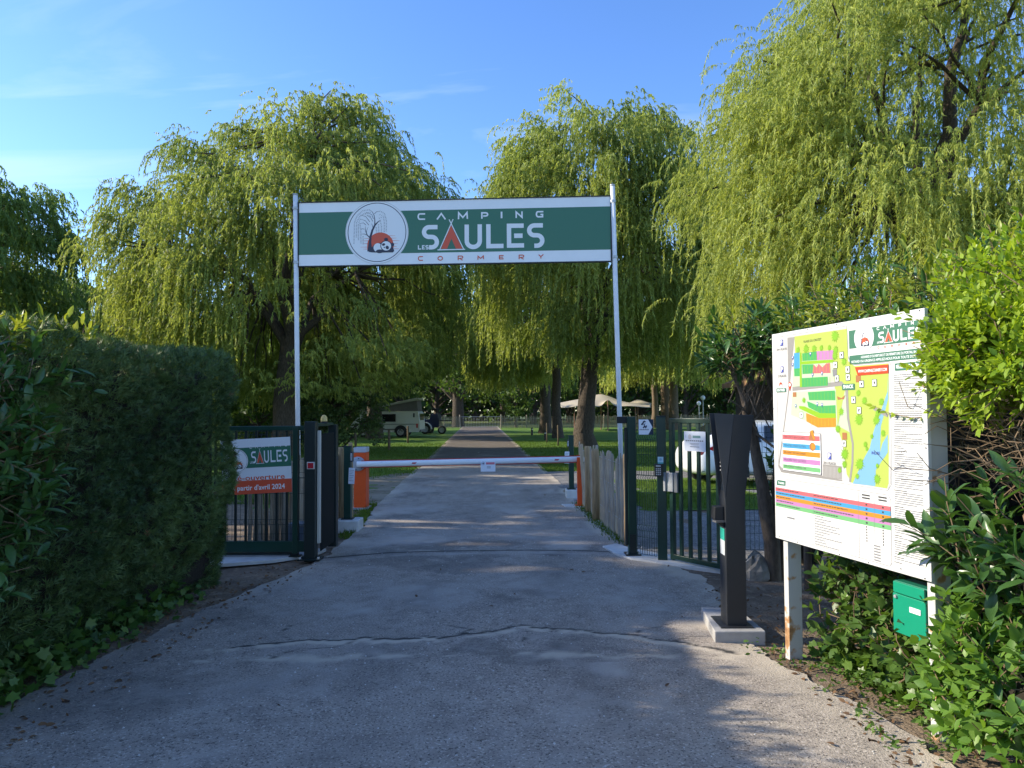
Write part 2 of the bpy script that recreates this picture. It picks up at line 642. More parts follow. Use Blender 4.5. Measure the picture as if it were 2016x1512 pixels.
def sheet(name, m, rows, z, ncol=24, attrs=None, amp=0.0, kind='structure', seed=1):
    """a sheet of ground: rows = (Y array, left X array, right X array)"""
    Y, L, Rr = rows
    t = np.linspace(0, 1, ncol)
    X = L[:, None] * (1 - t) + Rr[:, None] * t
    YY = np.repeat(Y[:, None], ncol, 1)
    Z = z + amp * fbm2(X, YY, seed, 1.3, 3)
    v = np.stack([X, YY, Z], -1).reshape(-1, 3)
    i, j = np.meshgrid(np.arange(len(Y) - 1), np.arange(ncol - 1), indexing='ij')
    a = (i * ncol + j).ravel()
    f = np.stack([a, a + 1, a + ncol + 1, a + ncol], -1)
    me = np_mesh(name, v, f, m, smooth=True)
    for nm, val in (attrs(X, YY) if attrs else []):
        at_ = me.attributes.new(nm, 'FLOAT', 'POINT')
        at_.data.foreach_set('value', np.clip(val, 0, 1).astype(np.float32).ravel())
    o = link(name, me)
    o['kind'] = kind
    return o


def lerp_tab(y, tab):
    return np.interp(y, [a for a, b in tab], [b for a, b in tab])


# base ground out to the horizon (the meadow beyond the camp)
me = np_mesh('ground', [(-700, -60, -0.03), (700, -60, -0.03), (700, 900, -0.03), (-700, 900, -0.03)], [(0, 1, 2, 3)], M_meadow)
o = link('ground', me); o['kind'] = 'structure'

# bare soil of the verges round the entrance
Y = np.linspace(-8, 16, 120)
sheet('soil_verge', M_soil, (Y, np.full_like(Y, -7.0), np.full_like(Y, 7.5)), 0.0, ncol=60, amp=0.010, seed=4)

# lawns left and right of the road
ROAD_L = [(-8, -3.6), (1, -3.3), (3.4, -2.95), (5.0, -2.72), (6.2, -2.55), (7.2, -2.32), (8.2, -2.10), (9.0, -2.12), (10.5, -2.12), (12.4, -2.33), (18.1, -2.60), (64.6, -4.60), (76, -5.1)]
ROAD_R = [(-8, 2.5), (1, 2.25), (3.4, 2.02), (4.0, 1.93), (4.9, 1.66), (5.6, 1.62), (6.4, 1.80), (7.2, 1.86), (7.9, 1.62), (8.6, 1.36), (10.5, 1.20), (12.6, 1.12), (15.7, 1.10), (64.6, -1.02), (76, -1.5)]
Y = np.concatenate([np.linspace(12.6, 30, 160), np.linspace(30.5, 72, 100)])
edge = lerp_tab(Y, ROAD_L) + 0.12
sheet('lawn_left', M_lawn, (Y, np.full_like(Y, -60), edge), 0.004, ncol=24, amp=0.006, seed=6)
Y2 = np.concatenate([np.linspace(13.0, 30, 160), np.linspace(30.5, 72, 100)])
sheet('lawn_right', M_lawn, (Y2, lerp_tab(Y2, ROAD_R) - 0.12, np.full_like(Y2, 70)), 0.004, ncol=24, amp=0.006, seed=7)
# bare sandy strip between the barrier box and the lawn
Y = np.linspace(12.2, 19.5, 90)
w = np.clip(np.sin((Y - 12.2) / 7.3 * PI), 0, 1) ** 0.7
sheet('sandy_strip', M_sand, (Y, lerp_tab(Y, ROAD_L) - 0.05 - 1.7 * w - 0.12 * fbm1(Y, 3, 3.0), lerp_tab(Y, ROAD_L) + 0.06), 0.012, ncol=16, amp=0.006)
# gravel lane leading off to the right behind the barrier, and gravel in front of the small gate
Y = np.linspace(13.4, 19.6, 80)
sheet('gravel_lane', M_gravel, (Y, lerp_tab(Y, ROAD_R) - 0.1 + 0.05 * fbm1(Y, 5, 4.0), 16 + 0 * Y), 0.012, ncol=50, amp=0.008, seed=9)
sheet('lawn_strip', M_lawn, (np.linspace(15.0, 16.8, 40), 2.55 + 0.2 * fbm1(np.linspace(15.0, 16.8, 40), 8, 3.0), np.full(40, 7.0)), 0.022, ncol=20, amp=0.006)
Y = np.linspace(8.05, 13.3, 60)
sheet('gravel_yard', M_gravel, (Y, lerp_tab(Y, ROAD_R) - 0.06 + 0.04 * fbm1(Y, 15, 4.0), 3.3 + 0.5 * (Y - 8) + 0.1 * fbm1(Y, 16, 4.0)), 0.014, ncol=40, amp=0.008, seed=10)
Y = np.linspace(11.9, 14.6, 40)
sheet('grass_patch', M_lawn, (Y, 2.1 + 0.15 * fbm1(Y, 18, 4.0), 4.6 + 0.2 * fbm1(Y, 19, 4.0)), 0.026, ncol=20, amp=0.006)

# road
Yr = np.concatenate([np.arange(-8, 2.0, 0.2), np.arange(2.0, 4.7, 0.045), np.arange(4.7, 5.75, 0.009), np.arange(5.75, 8.2, 0.045), np.arange(8.2, 8.75, 0.012), np.arange(8.75, 14.0, 0.05), np.arange(14.0, 76, 0.35)])
rl = lerp_tab(Yr, ROAD_L) + 0.035 * fbm1(Yr, 31, 6.0) * np.where(Yr < 12, 1.0, 0.6)
rr = lerp_tab(Yr, ROAD_R) + 0.045 * fbm1(Yr, 37, 6.0) * np.where(Yr < 12, 1.0, 0.6)

CRACK_A = [(-1.95, 5.15), (-1.55, 5.32), (-1.1, 5.36), (-0.75, 5.33), (-0.35, 5.42), (0.02, 5.62), (0.15, 5.60), (0.45, 5.50), (0.85, 5.36), (1.15, 5.18), (1.42, 4.98)]
CRACK_B = [(-2.4, 4.86), (-1.7, 4.93), (-1.0, 4.95), (-0.4, 4.97), (0.2, 4.97), (0.9, 4.90), (1.4, 4.86)]
SEAM_C = [(-2.1, 8.25), (-1.4, 8.52), (-0.6, 8.62), (0.2, 8.64), (0.9, 8.56), (1.3, 8.48)]


def poly_dist(X, Y, pts):
    d = np.full(X.shape, 1e9)
    sy = np.zeros(X.shape)
    for (x0, y0), (x1, y1) in zip(pts[:-1], pts[1:]):
        dx, dy = x1 - x0, y1 - y0
        t = np.clip(((X - x0) * dx + (Y - y0) * dy) / (dx * dx + dy * dy), 0, 1)
        qx, qy = X - (x0 + t * dx), Y - (y0 + t * dy)
        e = np.hypot(qx, qy)
        k = e < d
        d = np.where(k, e, d); sy = np.where(k, qy, sy)
    return d, sy


def road_attrs(X, Yv):
    jx = X + 0.03 * fbm2(X, Yv, 51, 9.0, 3); jy = Yv + 0.03 * fbm1(X, 52, 9.0, 3) + 0.016 * fbm1(X, 58, 45.0, 3)
    dA, sA = poly_dist(jx, jy, CRACK_A)
    dB, sB = poly_dist(jx, jy, CRACK_B)
    dC, sC = poly_dist(X, Yv, SEAM_C)
    n = fbm2(X, Yv, 53, 3.0, 4); n2 = fbm2(X, Yv, 54, 11.0, 3)
    crack = np.clip(2.0 - np.abs(dA) / (0.008 + 0.007 * np.abs(fbm1(X, 59, 6.0, 3))), 0, 1)
    for br in ([(0.02, 5.62), (0.1, 5.45), (0.04, 5.3), (0.12, 5.1)], [(-1.1, 5.36), (-1.22, 5.2), (-1.45, 5.1), (-1.6, 4.95)], [(0.85, 5.36), (0.95, 5.5), (1.2, 5.6)], [(1.15, 5.18), (1.28, 5.3), (1.45, 5.33)], [(-0.35, 5.42), (-0.3, 5.55), (-0.45, 5.68)], [(-1.55, 5.32), (-1.75, 5.5), (-1.7, 5.7)]):
        db, _ = poly_dist(jx, jy, br)
        crack += np.clip(1.6 - db / 0.007, 0, 1) * 0.8
    crack += np.clip(2.0 - np.abs(sC) / 0.016, 0, 1) * (np.abs(dC) < 0.04)
    # finer random cracks at the left edge
    crack += np.clip(1 - np.abs(fbm2(X, Yv, 61, 2.2, 3)) / 0.03, 0, 1) * np.clip((-1.7 - X) / 0.5, 0, 1) * 0.45 * (Yv < 7)
    dust = np.clip(1.6 - np.abs(sA + 0.05 + 0.012 * n2) / 0.04, 0, 1) * (dA < 0.13) * np.clip(0.55 + 0.7 * n + 0.45 * fbm2(X, Yv, 62, 26.0, 3), 0, 1)
    dust += np.clip(1.4 - dB / (0.03 + 0.02 * n), 0, 1) * np.clip(0.3 + 0.5 * n + 0.6 * fbm2(X, Yv, 63, 26.0, 3), 0, 1) * 0.8
    L = lerp_tab(Yv, ROAD_L); Rt = lerp_tab(Yv, ROAD_R)
    eL = np.clip(1 - (X - L) / 0.28, 0, 1); eR = np.clip(1 - (Rt - X) / np.where(Yv < 8, 0.34, 0.2), 0, 1)
    dust += np.clip(eL * (0.75 + 0.5 * n) * 0.7, 0, 1) * np.where(Yv > 11, 0.6, 0.55)
    dust += np.clip(eR * (0.95 + 0.6 * n + 0.25 * n2), 0, 1) * 0.85
    # worn cross bands near the gate, long pale wheel tracks further on
    wear = np.clip(1 - np.abs(sC + 0.16) / 0.10, 0, 1) * (np.abs(sC) < 0.4) * np.clip(0.6 + 0.4 * n2, 0, 1) * 0.7
    wear += np.clip(0.45 * np.sin(Yv * 2.1 + 0.8 * n) + 0.35 * n - 0.1, 0, 1) * (Yv > 6) * (Yv < 30) * 0.8
    wear += np.clip(n * 0.4 - 0.15 + 0.3 * n2 + 0.25 * fbm2(X, Yv, 64, 30.0, 3), 0, 1) * 0.45
    wear += np.clip(1 - np.abs(X - 0.25 - 0.5 * (Yv - 3.4) * 0.35 - 0.1 * n) / 0.22, 0, 1) * (Yv < 4.8) * np.clip(0.5 + 0.5 * n2, 0, 1) * 0.5
    far_dark = np.clip((Yv - 20 + 0.8 * n) / 5.0, 0, 1) * 0.9  # asphalt blends to a darker brown along the far part of the road
    wear = wear * (1 - 0.85 * far_dark)
    tr_ = np.exp(-((X + 1.05 - 0.04 * Yv) / 0.22) ** 2) + np.exp(-((X - 0.42 - 0.0 * Yv) / 0.22) ** 2)
    stain = np.clip(tr_ * (0.22 + 0.25 * n), 0, 0.4) * (Yv < 16) + np.clip(fbm2(X, Yv, 71, 1.6, 4) - 0.75 + 0.25 * n2, 0, 0.5) + np.clip(1 - np.hypot(X + 0.3, (Yv - 3.9) * 1.3) / (0.16 + 0.05 * n2), 0, 1) * 0.35
    stain += np.clip((-1.9 - X + 0.3 * n) / 0.4, 0, 1) * np.clip((7.5 - Yv) / 2, 0, 1) * 0.5
    return [('far_dark', far_dark), ('stain', stain), ('wear', wear), ('dust', dust), ('crack', np.clip(crack, 0, 1))]


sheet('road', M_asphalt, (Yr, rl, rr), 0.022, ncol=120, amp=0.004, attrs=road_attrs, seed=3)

# pale concrete aprons under the sliding gate and the small gate
M_conc = mat('concrete', (0.42, 0.41, 0.39), 0.9, 0.18, 6, 0.3, 40, col2=(0.31, 0.30, 0.285))
M_concw = mat('concrete_pale', (0.56, 0.555, 0.53), 0.9, 0.12, 5, 0.25, 30)
mb = MB()
mb.prism([(-6.0, 7.95), (-3.4, 7.8), (-2.62, 8.1), (-2.25, 8.42), (-2.2, 8.75), (-6.0, 9.0)], 0.0, 0.036, 'XY')
tag(mb.build('concrete_apron', M_concw, bev=0.004), kind='structure')
mb = MB()
mb.prism([(1.06, 8.78), (1.16, 8.30), (1.28, 8.06), (1.55, 7.84), (2.05, 7.45), (2.35, 7.2), (2.55, 7.45), (1.85, 8.15), (1.62, 8.35), (1.4, 8.62), (1.25, 8.95)], 0.0, 0.040, 'XY')
tag(mb.build('concrete_apron', M_concw, bev=0.004), kind='structure')

# ================================================================== THINGS AT THE ENTRANCE
P_white = mat('print_white', (0.80, 0.81, 0.83), 0.35, spec=0.4)
P_green = mat('print_green', (0.045, 0.165, 0.105), 0.35, spec=0.4)
P_red = mat('print_red', (0.66, 0.10, 0.05), 0.35, spec=0.4)
P_dark = mat('print_navy', (0.022, 0.026, 0.055), 0.4)
P_grey = mat('print_grey', (0.20, 0.20, 0.21), 0.4)
P_lgrey = mat('print_light_grey', (0.55, 0.53, 0.52), 0.4)
M_pole = mat('white_painted_steel', (0.72, 0.73, 0.74), 0.45, 0.06, 9, 0.03)
M_black = mat('black_rubber', (0.015, 0.015, 0.016), 0.6)
M_gateg = mat('green_powder_coat', (0.004, 0.036, 0.025), 0.38, 0.12, 5, 0.02, spec=0.5)
M_gated = mat('dark_green_powder_coat', (0.003, 0.012, 0.013), 0.42, 0.12, 5, 0.02)
M_galv = mat('galvanised_steel', (0.42, 0.44, 0.46), 0.45, 0.12, 14, 0.03, metal=0.5)
M_wire = mat('green_wire', (0.006, 0.03, 0.022), 0.5)
M_orange = mat('orange_paint', (0.72, 0.085, 0.012), 0.42, 0.07, 5, 0.02, spec=0.4)
M_anth = mat('anthracite_paint', (0.022, 0.024, 0.028), 0.5, 0.10, 6, 0.04, 300, bdist=0.001)
M_glass = mat('dark_glass', (0.012, 0.014, 0.016), 0.08, spec=0.8)
M_paper = mat('paper', (0.72, 0.74, 0.79), 0.6)
M_pale_wood = mat('cleft_chestnut', (0.56, 0.45, 0.32), 0.85, 0.35, 5, 0.6, 12, stretch=(9, 9, 0.9), col2=(0.33, 0.25, 0.17), bdist=0.006)
M_pale_wood2 = mat('cleft_chestnut_grey', (0.50, 0.43, 0.34), 0.85, 0.35, 5, 0.6, 12, stretch=(9, 9, 0.9), col2=(0.25, 0.20, 0.15), bdist=0.006)
M_post_wood = mat('round_post_wood', (0.42, 0.29, 0.15), 0.8, 0.3, 5, 0.4, 10, stretch=(7, 7, 0.8), col2=(0.24, 0.155, 0.08))


def logo(pr, L0, k_les=True):
    """camp name in logo units: round letters, the A drawn as a tent"""
    w = 38
    def S(dx, dy):
        return [(903 + dx, 277 + dy), (830 + dx, 277 + dy)] + arc(830 + dx, 319.5 + dy, 45, -100, -260, 10, 42.5) + [(845 + dx, 362 + dy)] + arc(852 + dx, 407 + dy, 45, -90, 90, 10) + [(828 + dx, 452 + dy)]
    pr.strip(S(0, 0), w, P_white, L0)
    pr.strip(S(912, -5), w, P_white, L0)
    pr.strip([(1157, 258), (1157, 400)] + arc(1213.5, 400, 56.5, 180, 0, 12, 53) + [(1270, 400), (1270, 257)], w, P_white, L0)
    pr.strip([(1345, 257), (1345, 447), (1475, 446)], w, P_white, L0)
    pr.strip([(1650, 273), (1523, 273), (1523, 444), (1652, 443)], w, P_white, L0)
    pr.rect(1567, 340, 1640, 379, P_white, L0)
    # tent
    pr.poly([(1020, 262), (1118, 466), (1063, 466), (1023, 378), (985, 466), (932, 466)], P_red, L0)
    pr.strip([(1039, 210), (921, 473)], 8, P_white, L0 + 0.5)
    pr.strip([(1004, 212), (1131, 473)], 8, P_white, L0 + 0.7)
    pr.strip([(903, 475), (1143, 472)], 9, P_white, L0 + 0.9)
    # LES
    pr.strip([(736, 433), (736, 466), (760, 466)], 9, P_white, L0)
    pr.strip([(790, 437), (771, 437), (771, 466), (791, 466)], 8, P_white, L0)
    pr.strip([(771, 451), (788, 451)], 7, P_white, L0 + 0.4)
    pr.strip([(822, 437), (804, 437), (800, 444), (804, 451), (818, 451), (822, 458), (818, 466), (799, 466)], 8, P_white, L0)
    # CAMPING
    t = 13
    pr.strip([(795, 161), (748, 161)] + arc(748, 184, 14, -90, -270, 6, 23) + [(795, 207)], t, P_white, L0)
    pr.strip([(899, 211), (936, 160), (972, 211)], t, P_white, L0)
    pr.strip([(1086, 211), (1088, 156), (1124, 196), (1160, 154), (1163, 209)], t, P_white, L0)
    pr.strip([(1289, 209), (1289, 158), (1325, 158)] + arc(1326, 172, 13, -90, 90, 6) + [(1300, 186)], t, P_white, L0)
    pr.rect(1452, 150, 1467, 207, P_white, L0)
    pr.strip([(1586, 206), (1586, 155), (1636, 200), (1636, 150)], t, P_white, L0)
    pr.strip([(1820, 154), (1775, 154)] + arc(1773, 176, 13, -90, -270, 6, 22) + [(1813, 198), (1813, 178), (1795, 178)], t, P_white, L0)
    # CORMERY
    t = 8
    def C(x, y):
        return [(x + 42, y), (x + 14, y)] + arc(x + 14, y + 16, 12, -90, -270, 6, 16) + [(x + 42, y + 32)]
    def Rr(x, y):
        pr.strip([(x, y + 36), (x, y), (x + 30, y)] + arc(x + 31, y + 10, 9, -90, 90, 5) + [(x + 10, y + 20), (x + 38, y + 36)], t, P_red, L0)
    pr.strip(C(733, 532), t, P_red, L0)
    pr.strip(arc(926, 548, 20, 0, 345, 16, 16), t, P_red, L0, True)
    Rr(1082, 530)
    pr.strip([(1253, 562), (1254, 532), (1277, 552), (1300, 530), (1302, 560)], t, P_red, L0)
    pr.strip([(1475, 529), (1439, 529), (1439, 558), (1475, 557)], t, P_red, L0)
    pr.strip([(1439, 543), (1470, 543)], 7, P_red, L0 + 0.4)
    Rr(1609, 526)
    pr.strip([(1777, 524), (1796, 541), (1817, 522)], t, P_red, L0)
    pr.strip([(1796, 541), (1795, 557)], t, P_red, L0 + 0.4)


def emblem(pr, L0):
    """round badge: willow, red sun with rays, sleeping panda (units of the badge drawing)"""
    def q(u, v): return (87.7 + u * 0.4058, v * 0.4058)
    def qs(*p): return [q(a, b) for a, b in p]
    c = q(700, 780); k = 0.4058
    pr.disc(c[0], c[1], 683 * k, P_white, L0, n=72)
    pr.ring(c[0], c[1], 672 * k, 8 * k, P_lgrey, L0 + 1)
    pr.ring(c[0], c[1], 628 * k, 15 * k, P_dark, L0 + 1)
    # sun: upper part of a disc
    pts = [q(775 + 285 * math.cos(a), 1060 + 275 * math.sin(a)) for a in np.linspace(PI, 2 * PI, 30)]
    pts = [q(490, 1150)] + pts + [q(1060, 1150)]
    pr.poly(pts, P_red, L0 + 1)
    for x0, x1, y in ((960, 1100, 858), (1000, 1125, 908), (1020, 1190, 962), (1040, 1150, 1022), (1060, 1130, 1090), (1070, 1180, 1138), (420, 530, 910), (370, 530, 962), (380, 500, 1022), (345, 490, 1096), (400, 490, 1138)):
        pr.strip(qs((x0, y), (x1, y)), [9 * k, 4 * k] if x0 > 700 else [4 * k, 9 * k], P_red, L0 + 1.4)
    # trunk and limbs
    pr.strip(qs((545, 1190), (552, 1000), (560, 880), (600, 740), (655, 630), (720, 560), (790, 515)), [110 * k, 52 * k, 46 * k, 42 * k, 34 * k, 20 * k, 6 * k], P_dark, L0 + 2)
    pr.strip(qs((655, 640), (655, 520), (640, 420), (600, 340), (540, 295)), [26 * k, 16 * k, 13 * k, 9 * k, 4 * k], P_dark, L0 + 2.3)
    pr.strip(qs((545, 890), (490, 840), (450, 740), (450, 650)), [24 * k, 18 * k, 12 * k, 4 * k], P_dark, L0 + 2.4)
    pr.strip(qs((500, 845), (430, 815), (360, 815)), [14 * k, 10 * k, 4 * k], P_dark, L0 + 2.5)
    pr.strip(qs((470, 790), (480, 730), (510, 665)), [12 * k, 9 * k, 3 * k], P_dark, L0 + 2.6)
    pr.strip(qs((620, 700), (605, 640), (585, 590)), [14 * k, 9 * k, 4 * k], P_dark, L0 + 2.7)
    for br in (((545, 555), (460, 440), (340, 405)), ((525, 625), (450, 530), (340, 490)), ((465, 625), (410, 575), (330, 590)), ((625, 490), (590, 400), (480, 350)), ((645, 385), (690, 340), (760, 325)), ((610, 545), (570, 470), (480, 410)), ((430, 710), (380, 700), (345, 720))):
        pr.strip(qs(*br), [10 * k, 8 * k, 4 * k], P_dark, L0 + 2.8)
    # hanging leaf strings
    rg = random.Random(5)
    for pth in (((540, 295), (400, 310), (270, 420), (215, 560), (200, 1040)), ((480, 350), (330, 430), (260, 560), (255, 900)), ((340, 490), (300, 600), (300, 960)), ((330, 590), (350, 720), (355, 1030)), ((400, 860), (405, 1050)),
                ((760, 325), (860, 370), (905, 520), (905, 780)), ((760, 400), (840, 430), (860, 560), (858, 790)), ((775, 550), (800, 650), (795, 800)), ((735, 610), (745, 800)), ((680, 670), (700, 800)), ((560, 350), (430, 390)), ((570, 440), (480, 410)), ((800, 460), (720, 490))):
        P = [Vector(p) for p in pth]
        for a, b in zip(P[:-1], P[1:]):
            n = max(2, int((b - a).length / 30))
            for i in range(n):
                p = a + (b - a) * (i / n)
                d = (b - a).normalized(); s = Vector((-d.y, d.x))
                for sg in (-1, 1):
                    e = p + (d * 16 + s * 13 * sg)
                    m_ = p + d * 3 + s * 9 * sg
                    pr.raw([q(*p), q(*(p + d * 12 + s * 4 * sg)), q(*e), q(*m_)], [(0, 1, 2, 3)], P_dark, L0 + 3)
    # panda asleep on its front paws
    def D(u, v, ru, m, l, rv=None, rot=0):
        a = q(u, v); pr.disc(a[0], a[1], ru * k, m, L0 + l, (rv or ru) * k, 28, rot)
    pr.poly(qs((520, 1200), (560, 1130), (640, 1050), (740, 1010), (900, 1010), (1010, 1060), (1060, 1130), (1075, 1180), (1050, 1215), (760, 1218), (600, 1212)), P_dark, L0 + 4)
    D(720, 1110, 92, P_white, 4.5, 95)
    D(760, 1190, 80, P_dark, 4.8, 40)
    D(900, 935, 42, P_dark, 5, 36)
    D(1040, 1050, 34, P_dark, 5, 40)
    D(900, 1075, 125, P_dark, 5.2, 116, 0.15)
    D(900, 1075, 108, P_white, 5.6, 100, 0.15)
    D(845, 1045, 36, P_dark, 6, 27, -0.3)
    D(925, 1110, 34, P_dark, 6, 40, -0.5)
    D(862, 1107, 17, P_dark, 6, 12, 0.4)
    pr.poly(qs((720, 1215), (800, 1150), (870, 1185), (930, 1185), (1030, 1130), (1070, 1190), (1040, 1215)), P_dark, L0 + 6)


# ---- entrance sign on its two poles
SW, SH = 4.43, 0.907
sign = thing('entrance_sign', 'large green and white camping sign hung high across the driveway between two white poles', 'sign', (-0.82, 10.32, 4.18), math.atan2(-0.24, 4.43))
box_part('panel', (0, 0.02, 0), (SW, 0.03, SH), mat('sign_white', (0.82, 0.83, 0.85), 0.35, 0.03, 3), sign, 0.002)
fr = MB()
fr.box((0, 0.02, SH / 2 + 0.007), (SW + 0.03, 0.05, 0.014)).box((0, 0.02, -SH / 2 - 0.007), (SW + 0.03, 0.05, 0.014))
fr.box((-SW / 2 - 0.0075, 0.02, 0), (0.015, 0.05, SH)).box((SW / 2 + 0.0075, 0.02, 0), (0.015, 0.05, SH))
fr.build('frame', M_black, sign)


def sign_map(u, v):
    x = 660 + u / 4.383
    y = 380 + v / 4.383 + (x - 587) * 0.0085
    return ((x - 587) / 619.0 * SW - SW / 2, (455 - y) / 126.0 * SH)


pr = Print(sign_map)
pr.STEP = 0.0006
zt = sign_map(0, 150)[1]
pr2 = Print(lambda x, z: (x, z)); pr2.STEP = 0.0006
pr2.raw([(-SW / 2, SH * 0.345), (SW / 2, SH * 0.345), (SW / 2, -SH * 0.325), (-SW / 2, -SH * 0.325)], [(0, 1, 2, 3)], P_green, 0)
pr2.build('green_band', sign, (0, 0.0035, 0))
logo(pr, 3)
pr.build('lettering', sign, (0, 0.0035, 0))
pr = Print(sign_map); pr.STEP = 0.0006
emblem(pr, 2)
pr.build('emblem', sign, (0, 0.0035, 0))
for (x0, y0, x1, y1, zt, lb) in ((-3.02, 10.47, -3.085, 10.45, 4.76, 'tall white steel pole at the left end of the high camping sign'), (1.525, 10.24, 1.425, 10.20, 4.79, 'tall white steel pole at the right end of the high camping sign')):
    t = thing('sign_pole', lb, 'pole', (x0, y0, 0), 0, 'poles of the entrance sign')
    MB().tube([(0, 0, 0), ((x1 - x0) * 0.5, (y1 - y0) * 0.5, zt / 2), (x1 - x0, y1 - y0, zt)], 0.033, 14).build('pole', M_pole, t, smooth=True)
    MB().lathe([(0.0, 0.012), (0.036, 0.008), (0.038, -0.01), (0.034, -0.012)], (x1 - x0, y1 - y0, zt), 14).build('cap', M_galv, t, smooth=True)
    for zz in (3.78, 4.56):
        f = zz / zt
        MB().lathe([(0.034, -0.02), (0.041, -0.018), (0.041, 0.018), (0.034, 0.02)], ((x1 - x0) * f, (y1 - y0) * f, zz), 14).build('clamp', M_galv, t)

# ---- sliding gate slid open on the left
g = thing('sliding_gate', 'dark green sliding gate with vertical bars, slid open beside the clipped hedge', 'gate', (-2.3, 8.3, 0))
GX = -2.3
box_part('top_rail', ((-5.6 - 2.285) / 2 - GX, 0, 1.465), (3.315, 0.05, 0.05), M_gateg, g)
box_part('bottom_beam', ((-5.6 - 2.285) / 2 - GX, 0, 0.147), (3.315, 0.06, 0.12), M_gateg, g)
box_part('bottom_rail', ((-5.6 - 2.4) / 2 - GX, 0.02, 0.062), (3.2, 0.05, 0.026), M_gated, g)
x = -2.53
while x > -5.5:
    box_part('bar', (x - GX, 0, 0.822), (0.025, 0.025, 1.23), M_gated, g, 0.002)
    x -= 0.115
box_part('stile', (-2.43 - GX, -0.005, 0.775), (0.06, 0.058, 1.41), M_gateg, g)
box_part('stile', (-2.3 - GX, 0.0, 0.775), (0.034, 0.055, 1.41), M_gated, g)
MB().box((-2.43 - GX, -0.005, 0.042), (0.12, 0.11, 0.012)).box((-2.43 - GX, -0.005, 0.06), (0.05, 0.05, 0.03)).build('foot_plate', M_gated, g)

# guide frame that holds the gate
gf = thing('gate_guide_frame', 'dark green steel guide frame with twin posts at the left of the driveway', 'gate post', (-2.2, 8.5, 0))
box_part('front_post', (-0.018, -0.35, 0.775), (0.122, 0.12, 1.53), M_gated, gf, 0.006)
box_part('rear_post', (0.03, 0.45, 0.76), (0.10, 0.10, 1.46), M_gated, gf, 0.006)
box_part('side_plate', (0.062, 0.05, 0.75), (0.012, 0.60, 1.30), mat('black_green_sheet', (0.002, 0.005, 0.007), 0.7, spec=0.2), gf, 0.003)
box_part('top_plate', (0.0, 0.05, 1.5), (0.09, 0.70, 0.03), M_gateg, gf, 0.003)
box_part('base_plate', (-0.018, -0.35, 0.04), (0.24, 0.22, 0.014), M_gated, gf, 0.003)
box_part('safety_edge', (0.062, -0.32, 0.82), (0.034, 0.05, 1.24), mat('cream_rubber', (0.55, 0.52, 0.45), 0.6), gf, 0.006)
rf = box_part('reflector_housing', (-0.005, -0.416, 1.06), (0.082, 0.014, 0.078), mat('pale_plastic', (0.6, 0.57, 0.56), 0.4), gf, 0.003)
box_part('reflector', (-0.005, -0.425, 1.06), (0.062, 0.010, 0.06), mat('red_reflector', (0.42, 0.012, 0.03), 0.25, 0.3, 60, 0.5, 220, bdist=0.002), rf, 0.002)
for sx in (-0.1, 0.1):
    MB().lathe([(0.0, 0.02), (0.013, 0.02), (0.015, 0.0)], (sx - 0.018, -0.42, 0.047), 8).build('bolt', M_galv, gf)
bc = thing('beacon_lamp', 'small amber beacon lamp on top of the dark green gate frame', 'lamp', (-2.18, 8.55, 1.515))
MB().lathe([(0.042, 0.0), (0.042, 0.02), (0.038, 0.022)], n=16).build('base', M_black, bc)
MB().lathe([(0.038, 0.02), (0.039, 0.05), (0.033, 0.075), (0.018, 0.092), (0.0, 0.097)], n=16).build('dome', mat('amber_plastic', (0.62, 0.42, 0.12), 0.25, spec=0.6), bc, smooth=True)
mbx = thing('gate_motor', 'grey gate motor box on the ground behind the green bars', 'motor', (-2.67, 9.25, 0.02))
box_part('housing', (0, 0, 0.12), (0.2, 0.3, 0.22), mat('blue_grey_plastic', (0.12, 0.15, 0.2), 0.5, 0.1, 5), mbx, 0.02)
box_part('lid', (0, 0, 0.235), (0.21, 0.31, 0.03), mat('grey_plastic', (0.2, 0.23, 0.27), 0.5, 0.1, 5), mbx, 0.01)


def wire_panel(name, label, x0, y0, x1, y1, z0, z1, group, folds=(0.35, 0.9, 1.35), post=True, dx=0.05):
    Lh = math.hypot(x1 - x0, y1 - y0)
    t = thing(name, label, 'fence', (x0, y0, 0), math.atan2(y1 - y0, x1 - x0), group)
    zs = [z0]
    for f in folds:
        if z0 < f - 0.03 < z1: zs += [f - 0.03, f, f + 0.03]
    zs.append(z1)
    def prof(z):
        return -0.028 if any(abs(z - f) < 1e-6 for f in folds) else 0.0
    mb = MB()
    n = max(1, int(round(Lh / dx)))
    for i in range(n + 1):
        xx = Lh * i / n
        mb.tube([(xx, prof(z), z) for z in zs], 0.0027, 5, False)
    mb.build('vertical_wires', M_wire, t)
    mb = MB()
    hz = [z for z in zs if abs(prof(z)) < 1e-6] + [z0 + (z1 - z0) * k for k in (0.13, 0.47, 0.6, 0.76)]
    for z in hz:
        mb.tube([(0, -0.004, z), (Lh, -0.004, z)], 0.0027, 5, False)
    mb.build('horizontal_wires', M_wire, t)
    return t


wire_panel('mesh_fence_panel', 'green welded wire mesh panel behind the sliding gate bars', -5.6, 8.75, -2.42, 8.75, 0.03, 1.42, 'green mesh panels')

